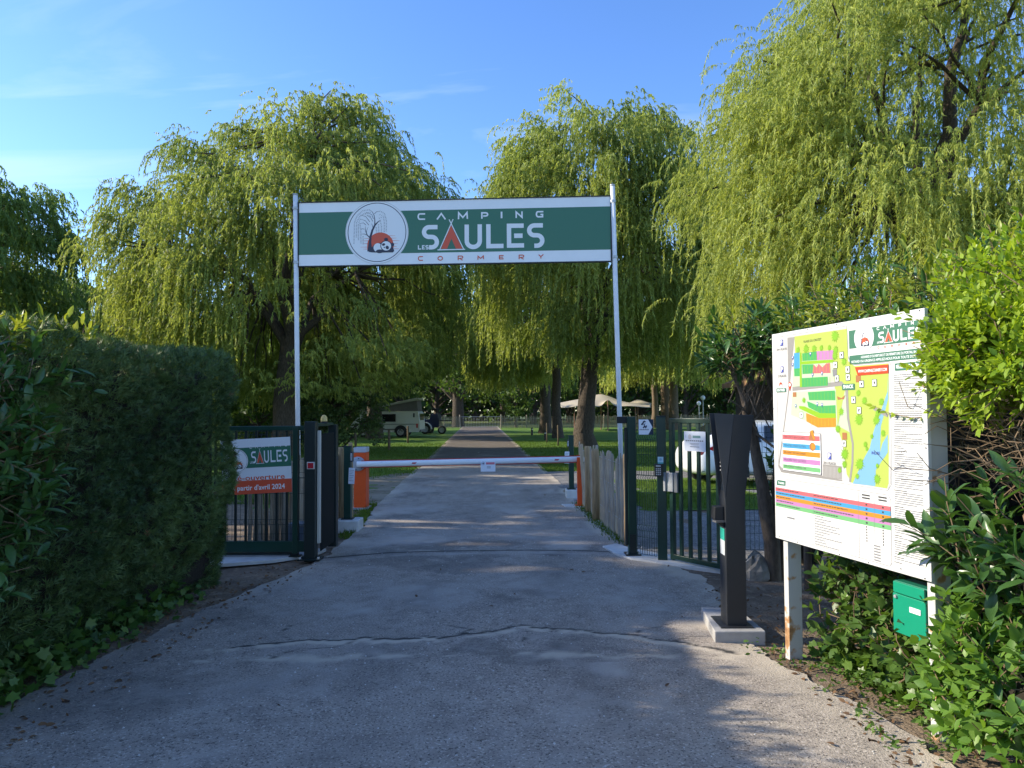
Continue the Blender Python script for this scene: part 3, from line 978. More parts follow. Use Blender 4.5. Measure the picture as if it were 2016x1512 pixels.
# ---- banner on the gate
BW, BH = 0.78, 0.615
ban = thing('banner', 'white green and red banner announcing April 2024, fixed to the green gate bars', 'banner', (-2.475 - BW / 2 * 0.998, 8.262, 1.05), 0)
ban.rotation_euler = (0, R(-2.6), 0)
ban.location.z = 1.045
BU = 5.4 * 1450 / 8.26 / 1.0          # banner art units per metre
def ban_map(u, v): return ((u - 672) / BU + BW / 2, (378 - v - (u - 672) * 0.0) / BU)
box_part('sheet', (0, 0.006, 0), (BW, 0.006, BH), mat('banner_white', (0.72, 0.74, 0.77), 0.5), ban, 0.0)
u0 = 672 - BW * BU
k = (378 - 95) / (BH / 2 * BU)
pr = Print(ban_map)
pr.rect(u0, 178, 672, 395, P_green, 1)
pr.rect(u0, 527, 672, 378 + BH / 2 * BU, P_red, 1)
pr.build('colour_bands', ban, (0, 0.0025, 0))
pb = Print(lambda u, v: ban_map(240 + (u - 735) * 0.366, 350 + (v - 470) * 0.62))
pb.mats = []
# name only (no town line) on the banner
_keep = pb.strip
def strip_no_town(path, w, m, layer, closed=False):
    if min(p[1] for p in path) < 515: _keep(path, w * 0.8 if not isinstance(w, list) else w, m, layer, closed)
pb.strip = strip_no_town
logo(pb, 3)
pb.build('lettering', ban, (0, 0.0025, 0))
pe = Print(lambda u, v: ban_map(88 + (u - 371.8) * 0.47, 316 + (v - 316.5) * 0.47))
emblem(pe, 2)
pe.build('emblem', ban, (0, 0.0025, 0))
pt = Print(ban_map)
pt.text('Ré-ouverture', 600, 524, 54, P_red, 2, width=560, align='R', bold=0.012)
pt.build('reopening_text', ban, (0, 0.0025, 0))
pt = Print(ban_map)
pt.text("À partir d'avril 2024", 598, 628, 52, P_white, 2, width=575, align='R', bold=0.018)
pt.build('date_text', ban, (0, 0.0025, 0))

# ---- chestnut paling fences
PALES = []
prg = random.Random(3)
for k in range(8):
    mb = MB()
    n = 6
    w = prg.uniform(0.034, 0.056); d = w * prg.uniform(0.45, 0.8); H = 1.0
    ang = [2 * PI * j / n + prg.uniform(-0.3, 0.3) for j in range(n)]
    rr_ = [prg.uniform(0.75, 1.1) for j in range(n)]
    vs = []; zs = [0, 0.35, 0.7, 0.93, 1.0]
    for zi, z in enumerate(zs):
        ox, oy = (prg.uniform(-0.006, 0.006), prg.uniform(-0.006, 0.006)) if zi else (0, 0)
        s = 1.0 if z < 0.94 else prg.uniform(0.35, 0.9)
        vs += [(w / 2 * rr_[j] * math.cos(ang[j]) * s + ox, d / 2 * rr_[j] * math.sin(ang[j]) * s + oy, z + (prg.uniform(-0.012, 0.012) if zi == 4 else 0)) for j in range(n)]
    fs = []
    for i in range(4):
        for j in range(n):
            fs.append((i * n + j, i * n + (j + 1) % n, (i + 1) * n + (j + 1) % n, (i + 1) * n + j))
    fs.append(tuple(4 * n + j for j in range(n)))
    mb.add(vs, fs)
    PALES.append(mb.mesh('pale', [M_pale_wood, M_pale_wood2][k % 2]))


def paling(name, label, pts, group, posts=(), spacing=0.075, hgt=1.05, seed=1, skip=()):
    rg = random.Random(seed)
    t = thing(name, label, 'fence', (pts[0][0], pts[0][1], 0.0), 0, group)
    P = [Vector(p) for p in pts]
    o0 = P[0]
    tot = 0
    for a, b in zip(P[:-1], P[1:]):
        Ln = (b - a).length; ph = math.atan2((b - a).y, (b - a).x)
        s = 0
        while s < Ln:
            p = a + (b - a) * (s / Ln) - o0
            if not any(abs(tot + s - q) < 0.05 for q in skip):
                o = link('pale', PALES[rg.randrange(8)], t)
                o.location = (p.x + rg.uniform(-0.008, 0.008), p.y + rg.uniform(-0.008, 0.008), -0.03)
                o.rotation_euler = (rg.uniform(-0.03, 0.03), rg.uniform(-0.03, 0.03), ph + rg.uniform(-0.5, 0.5))
                o.scale = (rg.uniform(1.0, 2.0), rg.uniform(1.0, 1.8), hgt + 0.03 + rg.uniform(-0.07, 0.06))
            s += spacing * rg.uniform(0.75, 1.25)
        tot += Ln
    for zz in (0.25, 0.62, 0.92):
        MB().tube([(p.x - o0.x, p.y - o0.y, zz * hgt) for p in P], 0.003, 5, False).build('tie_wire', M_galv, t)
    for (q, r, h, off) in posts:
        acc = 0
        for a, b in zip(P[:-1], P[1:]):
            Ln = (b - a).length
            if acc <= q <= acc + Ln:
                p = a + (b - a) * ((q - acc) / Ln) - o0
                MB().tube([(p.x + off, p.y, -0.05), (p.x + off + 0.006, p.y, h * 0.5), (p.x + off - 0.004, p.y, h * 0.97), (p.x + off - 0.004, p.y, h)], [r, r * 0.98, r * 0.96, r * 0.86], 12).build('post', M_post_wood, t, smooth=True)
            acc += Ln
    return t


paling('paling_fence', 'pale cleft chestnut paling fence between the right gate post and the orange barrier post', [(1.175, 12.75), (1.25, 11.6), (1.315, 10.2), (1.40, 8.8)], 'near chestnut paling fences', posts=((0.95, 0.055, 1.07, -0.03), (1.85, 0.058, 1.07, -0.055), (3.9, 0.05, 1.12, -0.02)), spacing=0.088, seed=5, skip=(2.62,))
paling('paling_fence', 'short chestnut paling fence behind the green guide frame on the left', [(-3.2, 9.0), (-2.76, 9.3), (-2.60, 9.8), (-2.37, 10.45)], 'near chestnut paling fences', posts=((1.6, 0.04, 1.15, 0.03),), spacing=0.05, seed=9)
st = thing('wooden_stake', 'thin wooden stake standing behind the left intercom post', 'stake', (-2.5, 11.4, 0))
MB().tube([(0, 0, -0.05), (0.01, 0, 0.6), (0.0, 0, 1.14), (0.0, 0, 1.17)], [0.04, 0.038, 0.036, 0.028], 9).build('stake', M_post_wood, st)

# ---- intercom posts
def intercom(label, x, y, bw, z, paper_dx, group, facing):
    t = thing('intercom_post', label, 'post', (x, y, 0), 0, group)
    bl = box_part('concrete_block', (0.02, 0.0, 0.085), (bw, 0.36, 0.17), M_concw, t, 0.012)
    box_part('post', (0, 0, 0.17 + (z - 0.17) / 2), (0.095, 0.095, z - 0.17), M_gateg, t, 0.006)
    box_part('base_plate', (0, 0, 0.177), (0.16, 0.16, 0.012), M_gated, t, 0.002)
    box_part('cap', (0, 0, z + 0.004), (0.10, 0.10, 0.01), M_gated, t, 0.002)
    rd = box_part('reader', (facing * 0.062, -0.02, z - 0.14), (0.03, 0.09, 0.14), mat('dark_grey_plastic', (0.05, 0.055, 0.06), 0.4), t, 0.006)
    box_part('reader_plate', (facing * 0.062, -0.068, z - 0.14), (0.022, 0.008, 0.10), M_galv, rd, 0.002)
    pr = Print(lambda a, b: (a, b))
    pr.raw([(-0.045, -0.11), (0.045, -0.11), (0.045, 0.11), (-0.045, 0.11)], [(0, 1, 2, 3)], M_paper, 0)
    for i in range(7):
        pr.raw([(-0.035, 0.08 - i * 0.024), (0.03 - 0.01 * (i % 3), 0.08 - i * 0.024), (0.03 - 0.01 * (i % 3), 0.075 - i * 0.024), (-0.035, 0.075 - i * 0.024)], [(0, 1, 2, 3)], P_grey, 2)
    p = pr.build('notice', t, (paper_dx, -0.06, z - 0.40))
    p.rotation_euler = (0, R(2.5), R(-12 * facing))
    return t


intercom('green intercom post on a pale concrete block, left of the driveway', -2.27, 10.2, 0.32, 1.165, 0.065, 'intercom posts', 1)
intercom('green intercom post on a pale concrete block, right behind the barrier', 1.105, 13.85, 0.26, 1.165, -0.085, 'intercom posts', -1)

# ---- barrier
b = thing('barrier', 'orange lifting barrier with white arm closed across the driveway', 'barrier', (-2.54, 12.3, 0))
box_part('housing', (0, 0.14, 0.49), (0.205, 0.28, 0.94), M_orange, b, 0.012)
box_part('housing_top', (0, 0.14, 1.005), (0.21, 0.285, 0.085), mat('grey_white_plastic', (0.46, 0.47, 0.50), 0.4, 0.05, 4), b, 0.01)
box_part('base_plate', (0, 0.14, 0.03), (0.28, 0.36, 0.04), M_conc, b, 0.006)
hub = MB().lathe([(0.0, -0.05), (0.07, -0.05), (0.115, -0.035), (0.122, -0.01), (0.122, 0.0)], (-0.03, 0.0, 0.775), 28, 'Y').build('arm_hub', mat('hub_grey', (0.33, 0.35, 0.39), 0.5, 0.08, 8), b, smooth=True)
for a in range(6):
    MB().lathe([(0.0, -0.012), (0.008, -0.012), (0.009, 0.0)], (-0.03 + 0.095 * math.cos(a * PI / 3 + 0.3), -0.04, 0.775 + 0.095 * math.sin(a * PI / 3 + 0.3)), 8, 'Y').build('screw', M_black, hub)
AL = Vector((-0.03, -0.09, 0.775)); AR = Vector((3.76, 0.28, 0.815))
def oval_tube(mb, a, b_, rv, rh, n=16):
    vs = []
    for p in (a, b_):
        for j in range(n):
            th = 2 * PI * j / n
            vs.append(p + Vector((0, rh * math.cos(th), rv * math.sin(th))))
    fs = [(j, (j + 1) % n, n + (j + 1) % n, n + j) for j in range(n)] + [tuple(range(n)), tuple(range(2 * n - 1, n - 1, -1))]
    return mb.add(vs, fs)
arm = oval_tube(MB(), AL, AR, 0.048, 0.035).build('arm', mat('arm_white', (0.76, 0.78, 0.80), 0.35, 0.03, 3), b, smooth=True)
bevel(arm, 0.004)
dv = (AR - AL)
for zz, nm in ((0.0535, 'upper_red_edge'), (-0.0535, 'lower_red_edge')):
    MB().tube([AL + dv * 0.02 + Vector((0, 0, zz)), AL + dv * 0.985 + Vector((0, 0, zz))], 0.007, 8).build(nm, mat('red_rubber', (0.45, 0.03, 0.03), 0.5), b)
for f, wd in ((0.246, 0.11), (0.875, 0.11)):
    c = AL + dv * f
    mk = Print(lambda a, z: (a, z))
    mk.raw([(-wd / 2, -0.012), (wd / 2 - 0.03, -0.012), (wd / 2, 0.012), (-wd / 2 + 0.03, 0.012)], [(0, 1, 2, 3)], mat('mark_red', (0.5, 0.02, 0.03), 0.4), 0)
    mk.raw([(-wd / 2 + 0.005, -0.009), (-0.02, -0.009), (-0.012, 0.006), (-wd / 2 + 0.03, 0.006)], [(0, 1, 2, 3)], P_dark, 2)
    mk.build('arrow_mark', b, (c.x, c.y - 0.0365, c.z))
nt_ = thing('barrier_notice', 'small white notice hanging from the middle of the barrier arm', 'notice', (-0.405, 12.325, 0.715))
pr = Print(lambda a, z: (a, z))
box_part('sheet', (0, 0.004, 0.0), (0.245, 0.004, 0.165), M_paper, nt_, 0.0)
pr.raw([(-0.035, 0.035), (0.11, 0.035), (0.11, 0.072), (-0.035, 0.072)], [(0, 1, 2, 3)], mat('notice_red', (0.62, 0.16, 0.2), 0.5), 1)
pr.disc(-0.082, 0.053, 0.028, mat('notice_blue', (0.12, 0.14, 0.35), 0.5), 1, n=20)
pr.disc(-0.082, 0.053, 0.022, M_paper, 2, n=20)
pr.raw([(-0.10, 0.053), (-0.07, 0.07), (-0.07, 0.036)], [(0, 1, 2)], P_dark, 3)
for i in range(3):
    pr.raw([(-0.02, 0.0 - i * 0.014), (0.045, 0.0 - i * 0.014), (0.045, 0.006 - i * 0.014), (-0.02, 0.006 - i * 0.014)], [(0, 1, 2, 3)], P_grey, 1)
pr.build('print', nt_, (0, 0.0015, 0))
ap = thing('barrier_rest_post', 'slim orange steel post that receives the end of the barrier arm', 'post', (1.135, 12.5, 0))
box_part('post', (0, 0, 0.43), (0.082, 0.06, 0.84), M_orange, ap, 0.005)
box_part('fork', (0, 0.10, 0.80), (0.082, 0.012, 0.16), M_orange, ap, 0.002)
box_part('fork_base', (0, 0.06, 0.71), (0.08, 0.075, 0.02), M_orange, ap, 0.002)
box_part('foot_plate', (0, 0, 0.045), (0.16, 0.14, 0.012), M_orange, ap, 0.002)
MB().prism([(-0.25, -0.12), (0.22, -0.2), (0.26, 0.2), (-0.3, 0.24)], 0.0, 0.036, 'XY').build('concrete_pad', M_concw, ap, bev=0.004)

# ---- right gate post with bracket, mesh infill, small gate
gp = thing('gate_post', 'slim dark green gate post bolted down beside the paling fence on the right', 'gate post', (1.33, 8.25, 0), 0)
box_part('post', (0, 0, 0.80), (0.092, 0.09, 1.54), M_gateg, gp, 0.006)
box_part('strike_channel', (-0.062, 0.0, 0.80), (0.028, 0.06, 1.3), M_gated, gp, 0.003)
box_part('bracket', (-0.10, 0.02, 1.535), (0.11, 0.03, 0.075), M_black, gp, 0.003)
box_part('stiffener', (-0.004, -0.052, 0.16), (0.07, 0.012, 0.22), M_gated, gp, 0.002)
box_part('base_plate', (0, 0, 0.05), (0.17, 0.17, 0.014), M_gated, gp, 0.002)
for sx, sy in ((-0.065, -0.065), (0.065, -0.065)):
    MB().lathe([(0.0, 0.02), (0.011, 0.02), (0.012, 0.0)], (sx, sy, 0.057), 8).build('bolt', M_galv, gp)
wire_panel('mesh_fence_panel', 'narrow green mesh panel between the right gate post and the keypad post', 1.385, 8.22, 1.56, 8.04, 0.06, 1.5, 'green mesh panels', dx=0.032)
wire_panel('mesh_fence_panel', 'green mesh panel seen between the payment column and the bare laurel stems', 2.45, 8.45, 4.6, 8.3, 0.05, 1.5, 'green mesh panels')
gp2 = thing('keypad_post', 'dark green square post with a black keypad beside the small gate', 'gate post', (1.61, 7.98, 0), R(-10))
box_part('post', (0, 0, 0.80), (0.10, 0.10, 1.54), M_gateg, gp2, 0.006)
box_part('cap', (0, 0, 1.576), (0.104, 0.104, 0.012), M_gated, gp2, 0.002)
kp = box_part('keypad', (-0.035, -0.064, 1.0), (0.085, 0.026, 0.135), mat('keypad_black', (0.02, 0.021, 0.023), 0.35), gp2, 0.005)
KM = mat('key_silver', (0.5, 0.5, 0.5), 0.4)
km_mesh = MB().box((0, 0, 0), (0.013, 0.006, 0.012)).mesh('key', KM)
for r_ in range(4):
    for c_ in range(3):
        o = link('key', km_mesh, kp); o.location = (-0.035 + (c_ - 1) * 0.019, -0.079, 1.015 - r_ * 0.02)
box_part('keypad_display', (-0.035, -0.079, 1.045), (0.05, 0.006, 0.016), KM, kp, 0.001)
pr = Print(lambda a, z: (a, z))
pr.rect(-0.03, -0.037, 0.03, 0.037, mat('sticker_pale', (0.55, 0.75, 0.8), 0.4), 0)
pr.rect(-0.03, -0.037, 0.03, -0.022, mat('sticker_teal', (0.08, 0.45, 0.48), 0.4), 1)
pr.disc(0, 0.008, 0.014, mat('sticker_blue', (0.3, 0.5, 0.65), 0.4), 1, n=16)
pr.build('sticker', gp2, (-0.01, -0.0515, 1.105))
gdir = math.atan2(-0.82, 0.57)
pg = thing('small_gate', 'green pedestrian gate of vertical bars between the keypad post and the payment column', 'gate', (1.70, 7.93, 0), gdir)
box_part('top_rail', (0.43, 0, 1.53), (0.86, 0.045, 0.05), M_gateg, pg)
box_part('bottom_rail', (0.43, 0, 0.085), (0.86, 0.045, 0.05), M_gateg, pg)
box_part('stile', (0.022, 0, 0.80), (0.05, 0.047, 1.50), M_gateg, pg)
box_part('stile', (0.84, 0, 0.80), (0.05, 0.047, 1.50), M_gateg, pg)
for i in range(6):
    box_part('bar', (0.14 + i * 0.123, 0, 0.807), (0.037, 0.028, 1.395), M_gateg, pg, 0.002)
box_part('lock_box', (0.03, -0.035, 0.875), (0.08, 0.03, 0.2), M_galv, pg, 0.004)
box_part('lock_cover', (-0.045, -0.055, 0.875), (0.055, 0.03, 0.2), M_galv, pg, 0.004)
box_part('handle_plate', (0.105, -0.03, 0.875), (0.045, 0.025, 0.21), mat('grey_aluminium', (0.25, 0.26, 0.28), 0.4, metal=0.5), pg, 0.003)
nt_ = thing('gate_notice', 'white printed notice fixed to the bars of the small green gate', 'notice', (1.70 + 0.57 * 0.36, 7.93 - 0.82 * 0.36 - 0.0, 1.318), gdir)
box_part('sheet', (0, -0.024, 0), (0.285, 0.004, 0.205), M_paper, nt_, 0.0)
pr = Print(lambda a, z: (a * 1.05, z))
pr.rect(-0.025, 0.035, 0.075, 0.06, mat('notice_green', (0.16, 0.3, 0.28), 0.5), 1)
pr.disc(-0.06, 0.045, 0.022, P_lgrey, 1, ry=0.026, n=20)
for i, (w0, y0, h0) in enumerate(((0.115, 0.0, 0.012), (0.06, -0.025, 0.005), (0.05, -0.037, 0.005), (0.06, -0.06, 0.008))):
    for kk in range(9):
        xa = -w0 + 2 * w0 * kk / 9
        pr.rect(xa, y0, xa + 2 * w0 / 9 * 0.72, y0 + h0, P_grey, 1)
pr.build('print', nt_, (0, -0.027, 0))
hx = thing('arrow_plate', 'small white arrow shaped plate with black emblem on the narrow mesh panel', 'sign', (1.465, 8.11, 1.458), R(-30))
box_part('backing', (0.01, 0.0, 0), (0.165, 0.006, 0.17), mat('plate_navy', (0.012, 0.02, 0.055), 0.35), hx, 0.0)
pr = Print(lambda a, z: (a, z))
pr.poly([(-0.075, 0.083), (0.035, 0.083), (0.082, 0.0), (0.035, -0.083), (-0.075, -0.083)], P_white, 0)
pr.poly([(-0.045, 0.035), (-0.03, 0.05), (-0.022, 0.066), (-0.005, 0.072), (0.012, 0.055), (-0.012, 0.05), (-0.018, 0.035), (-0.03, 0.02), (-0.048, 0.022)], P_dark, 1)
pr.poly([(-0.02, 0.03), (0.0, 0.04), (0.012, 0.03), (0.022, 0.01), (0.012, -0.012), (0.004, 0.004), (-0.016, -0.014), (-0.03, -0.008), (-0.014, 0.012)], P_dark, 1.5)
pr.disc(0.005, 0.024, 0.011, P_white, 2.2, n=14)
pr.disc(0.006, -0.006, 0.008, P_dark, 2.6, n=12)
for kk in range(8):
    pr.rect(-0.066 + kk * 0.0135, -0.035, -0.056 + kk * 0.0135, -0.024 + 0.004 * (kk % 2), P_grey, 1)
pr.build('print', hx, (0, -0.005, 0))

# ---- payment / access column
tm = thing('access_terminal', 'charcoal grey access terminal column flaring at the top, on a concrete slab', 'terminal', (1.59, 5.29, 0))
MB().prism([(-0.19, -0.11), (0.165, -0.11), (0.155, 0.50), (-0.12, 0.53)], 0.0, 0.105, 'XY').build('concrete_slab', M_conc, tm, bev=0.008)
MB().prism([(-0.125, -0.045), (0.105, -0.045), (0.10, 0.25), (-0.12, 0.25)], 0.105, 0.113, 'XY').build('base_plate', M_anth, tm)
MB().prism([(-0.07, 0.11), (0.07, 0.11), (0.07, 1.0), (0.145, 1.605), (0.0, 1.61), (-0.045, 1.2), (-0.07, 1.0)], 0.0, 0.165, 'XZ').build('body', M_anth, tm, bev=0.004)
mb = MB()
def wing(y, sgn, th):
    vs = [(-0.07, y, 1.0), (-0.058, y, 1.13), (0.0, y, 1.612), (-0.128, y + 0.035 * sgn, 1.622)]
    vs2 = [(a, b_ + th * sgn, c) for a, b_, c in vs]
    return vs + vs2, [(0, 1, 2, 3), (7, 6, 5, 4), (0, 4, 5, 1), (1, 5, 6, 2), (2, 6, 7, 3), (3, 7, 4, 0)]
v_, f_ = wing(-0.003, 1, 0.012); MB().add(v_, f_).build('side_wing', M_anth, tm)
v_, f_ = wing(0.168, -1, 0.012)
v_ = [(a, b_ + (0.045 if i in (3, 7) else 0), c) for i, (a, b_, c) in enumerate(v_)]
MB().add(v_, f_).build('side_wing', M_anth, tm)
MB().add([(-0.066, 0.02, 1.06), (-0.066, 0.145, 1.06), (-0.05, 0.145, 1.56), (-0.05, 0.02, 1.56)], [(0, 1, 2, 3)]).build('screen', M_glass, tm)
mb = MB()
for r_ in range(5):
    for c_ in range(3):
        z = 1.2 + r_ * 0.028
        mb.add([(-0.0685, 0.05 + c_ * 0.03, z), (-0.0685, 0.065 + c_ * 0.03, z), (-0.068, 0.065 + c_ * 0.03, z + 0.01), (-0.068, 0.05 + c_ * 0.03, z + 0.01)], [(0, 1, 2, 3)])
mb.build('screen_print', P_lgrey, tm)
rdr = MB().prism([(-0.072, 0.80), (-0.072, 0.95), (-0.135, 0.945), (-0.14, 0.86), (-0.115, 0.83)], 0.03, 0.13, 'XZ').build('card_reader', M_black, tm, bev=0.004)
MB().box((-0.11, 0.035, 0.845), (0.07, 0.06, 0.012), rz=0.2).build('reader_lip', mat('mid_grey_plastic', (0.12, 0.12, 0.125), 0.45), rdr)
mb = MB()
mb.add([(-0.0715, 0.03, 0.60), (-0.0715, 0.135, 0.60), (-0.0715, 0.135, 0.79), (-0.0715, 0.03, 0.79)], [(0, 1, 2, 3)])
st_ = mb.build('instruction_sticker', mat('sticker_white', (0.72, 0.75, 0.75), 0.4), tm)
MB().add([(-0.0722, 0.03, 0.705), (-0.0722, 0.135, 0.705), (-0.0722, 0.135, 0.79), (-0.0722, 0.03, 0.79)], [(0, 1, 2, 3)]).build('sticker_head', mat('sticker_green', (0.03, 0.40, 0.30), 0.4), st_)

# ---- information board
IBZ = math.atan2(-0.972, 0.235)
ib = thing('information_board', 'large white information board with coloured camp map, standing among the right hand bushes', 'sign', (1.92, 4.31, 0), IBZ)
M_rust = mat('rusting_white_steel', (0.50, 0.50, 0.49), 0.6, 0.25, 3, 0.15, 30, col2=(0.36, 0.37, 0.38))
def rusty(name):
    m = mat(name, (0.50, 0.50, 0.48), 0.6)
    nt = m.node_tree; p = nt.nodes['Principled BSDF']
    tc = nt.nodes.new('ShaderNodeTexCoord'); n = nt.nodes.new('ShaderNodeTexNoise'); n.inputs['Scale'].default_value = 9; n.inputs['Detail'].default_value = 8
    nt.links.new(tc.outputs['Object'], n.inputs['Vector'])
    r = nt.nodes.new('ShaderNodeValToRGB')
    r.color_ramp.elements[0].position = 0.62; r.color_ramp.elements[0].color = (0.52, 0.52, 0.50, 1)
    e = r.color_ramp.elements.new(0.68); e.color = (0.42, 0.24, 0.11, 1)
    r.color_ramp.elements[2].position = 0.80; r.color_ramp.elements[2].color = (0.20, 0.085, 0.035, 1)
    sp = nt.nodes.new('ShaderNodeSeparateXYZ'); nt.links.new(tc.outputs['Object'], sp.inputs[0])
    mr = nt.nodes.new('ShaderNodeMapRange'); mr.inputs[1].default_value = 0.0; mr.inputs[2].default_value = 0.5; mr.inputs[3].default_value = 0.13; mr.inputs[4].default_value = 0.0
    nt.links.new(sp.outputs['Z'], mr.inputs[0])
    ad = nt.nodes.new('ShaderNodeMath'); ad.operation = 'ADD'
    nt.links.new(n.outputs['Fac'], ad.inputs[0]); nt.links.new(mr.outputs[0], ad.inputs[1]); nt.links.new(ad.outputs[0], r.inputs[0])
    nt.links.new(r.outputs[0], p.inputs['Base Color'])
    return m
M_rust = rusty('rust_streaked_steel')
for xx in (-0.60, 0.62):
    box_part('post', (xx, 0.072, 1.05), (0.05, 0.10, 2.1), M_rust, ib, 0.004)
box_part('panel', (0, 0.0, 1.47), (1.32, 0.022, 1.36), mat('board_white', (0.62, 0.62, 0.605), 0.3, 0.02, 3, spec=0.4), ib, 0.003)
def bm_(u, v): return (u / 1000.0 - 0.66, 1.47 + 0.68 - v / 1000.0)
C = lambda n, c: mat('map_' + n, tuple(0.62 * x for x in c), 0.35, spec=0.4)
m_lime = C('meadow', (0.60, 0.74, 0.15)); m_pale = C('pale', (0.84, 0.82, 0.79)); m_road = C('road', (0.42, 0.40, 0.38)); m_river = C('river', (0.28, 0.58, 0.85))
m_gr = C('green', (0.10, 0.52, 0.16)); m_pk = C('pink', (0.68, 0.30, 0.62)); m_bl = C('blue', (0.10, 0.45, 0.80)); m_rd = C('coral', (0.80, 0.20, 0.22)); m_or = C('orange', (0.85, 0.36, 0.05)); m_lm = C('lane', (0.36, 0.66, 0.04)); m_tree = C('tree', (0.30, 0.62, 0.05)); m_mint = C('mint', (0.70, 0.88, 0.58)); m_br = C('brown', (0.55, 0.24, 0.10)); m_flag = C('vermilion', (0.82, 0.10, 0.04)); m_lgreen = C('legend_green', (0.24, 0.62, 0.26)); m_pblue = C('sign_blue', (0.10, 0.13, 0.55)); m_txt = C('text', (0.10, 0.10, 0.10)); m_hgreen = C('header_green', (0.09, 0.26, 0.17))
pr = Print(bm_)
pr.poly([(49, 34), (70, 30), (742, 31), (748, 190), (760, 224), (804, 261), (1070, 262), (1060, 900), (1040, 930), (759, 925), (80, 918), (55, 890)], m_pale, 1)
pr.poly([(253, 38), (747, 43), (752, 229), (804, 261), (1068, 262), (1062, 500), (1048, 900), (1035, 928), (759, 923), (720, 880), (690, 700), (650, 620), (639, 540), (628, 300), (620, 220), (253, 200)], m_lime, 2)
pr.poly([(177, 38), (253, 41), (188, 369), (47, 877), (80, 918), (500, 922), (680, 923), (680, 915), (500, 905), (90, 890), (60, 872), (177, 369)], m_road, 3)
pr.poly([(240, 200), (620, 205), (628, 340), (221, 362), (232, 260)], m_mint, 3)
pr.poly([(225, 395), (640, 385), (650, 600), (760, 640), (740, 420), (720, 400), (650, 620), (350, 575), (200, 540), (215, 430)], m_mint, 3.3)
pr.poly([(1062, 332), (1057, 412), (985, 554), (948, 621), (911, 722), (872, 770), (768, 927), (948, 924), (954, 836), (1047, 736), (1050, 640), (1010, 690), (990, 740), (1000, 600), (1060, 450)], m_river, 3)
pr.strip([(221, 373), (690, 356), (735, 390), (742, 559), (777, 702), (770, 811), (745, 921)], [26, 26, 24, 20, 16, 16, 16], m_road, 4)
pr.poly([(615, 270), (655, 268), (655, 310), (618, 312)], P_grey, 5)
for pts, m in (([(330, 153), (470, 151), (472, 205), (331, 200)], m_gr), ([(473, 151), (626, 156), (628, 211), (475, 205)], m_pk), ([(245, 145), (304, 145), (307, 244), (243, 244)], m_bl), ([(243, 244), (307, 244), (309, 295), (245, 293)], m_gr),
               ([(327, 224), (439, 228), (430, 284), (329, 283)], m_gr), ([(439, 228), (470, 250), (490, 228), (525, 252), (560, 230), (596, 230), (598, 290), (430, 284)], m_rd), ([(319, 308), (571, 310), (572, 364), (321, 365)], m_gr), ([(379, 398), (633, 395), (635, 452), (391, 448)], m_gr), ([(370, 454), (421, 467), (481, 485), (636, 481), (637, 529), (492, 528), (382, 492)], m_gr), ([(357, 527), (463, 553), (638, 556), (639, 609), (465, 615), (359, 580)], m_or)):
    pr.poly(pts, m, 5)
pr.poly([(304, 145), (319, 146), (321, 203), (623, 212), (628, 229), (322, 222), (321, 365), (300, 365)], m_lm, 5.4)
pr.poly([(288, 483), (341, 486), (492, 528), (637, 529), (638, 556), (483, 559), (289, 499)], m_lm, 5.4)
for x in range(350, 620, 30):
    for (y0, y1) in ((153, 205), (232, 284), (310, 363)): pr.rect(x, y0 + 4, x + 2, y1 - 3, m_lm, 6)
for x in range(410, 640, 32):
    for (y0, y1) in ((400, 448), (490, 526), (560, 606)): pr.rect(x, y0 + 2, x + 2, y1, m_lm, 6)
rg = random.Random(2)
for i, (x, y) in enumerate([(646, 75), (833, 415), (880, 458), (686, 519), (833, 563), (1018, 634), (891, 724), (933, 655), (1010, 466), (984, 526), (970, 565), (653, 620), (287, 128), (370, 127), (450, 133), (518, 134), (593, 140), (649, 158), (339, 448), (707, 765), (832, 813), (809, 883), (969, 812), (963, 884), (704, 823), (880, 700), (640, 190), (720, 230), (660, 860)]):
    rad = rg.uniform(14, 34) if i not in (0, 4, 19, 20) else 40
    pts = []
    for kk in range(24):
        a = 2 * PI * kk / 24; r_ = rad * (rg.uniform(0.85, 1.1) if kk % 2 else rg.uniform(0.45, 0.62))
        pts.append((x + r_ * math.cos(a), y + r_ * math.sin(a)))
    pr.poly(pts, m_tree, 6.2 + 0.02 * i)
pr.rect(509, 836, 678, 912, m_road, 4.2)
for x in range(518, 676, 12): pr.rect(x, 846, x + 2, 910, m_pale, 4.6)
pr.rect(814, 314, 855, 354, m_br, 4); pr.poly([(652, 428), (690, 440), (723, 423), (711, 449), (690, 446), (657, 450)], m_br, 5.8)
pr.rect(690, 640, 730, 680, m_br, 5.8); pr.rect(225, 395, 262, 425, m_br, 5.8); pr.strip([(950, 500), (1055, 540)], 20, m_road, 5.8)
for (x, y) in ((700, 191), (749, 278), (750, 322), (861, 365), (962, 362), (792, 452), (836, 512), (309, 540), (705, 703), (654, 325), (643, 245)):
    pr.rect(x - 18, y - 20, x + 18, y + 20, P_dark, 8, 3); pr.rect(x - 15, y - 17, x + 15, y + 17, P_white, 8.6, 2)
    pr.rect(x - 6, y - 8, x + 4, y + 8, m_txt, 9.2); pr.disc(x + 5, y - 4, 4, m_txt, 9.4, n=10)
for (x, y) in ((413, 160), (430, 290), (520, 285), (470, 470), (515, 475), (232, 170), (230, 215), (255, 480)):
    pr.disc(x, y, 9, m_pblue, 8, n=14); pr.poly([(x - 5, y + 6), (x + 5, y + 6), (x, y + 20)], m_pblue, 8.2); pr.disc(x, y, 5, P_white, 8.6, n=10)
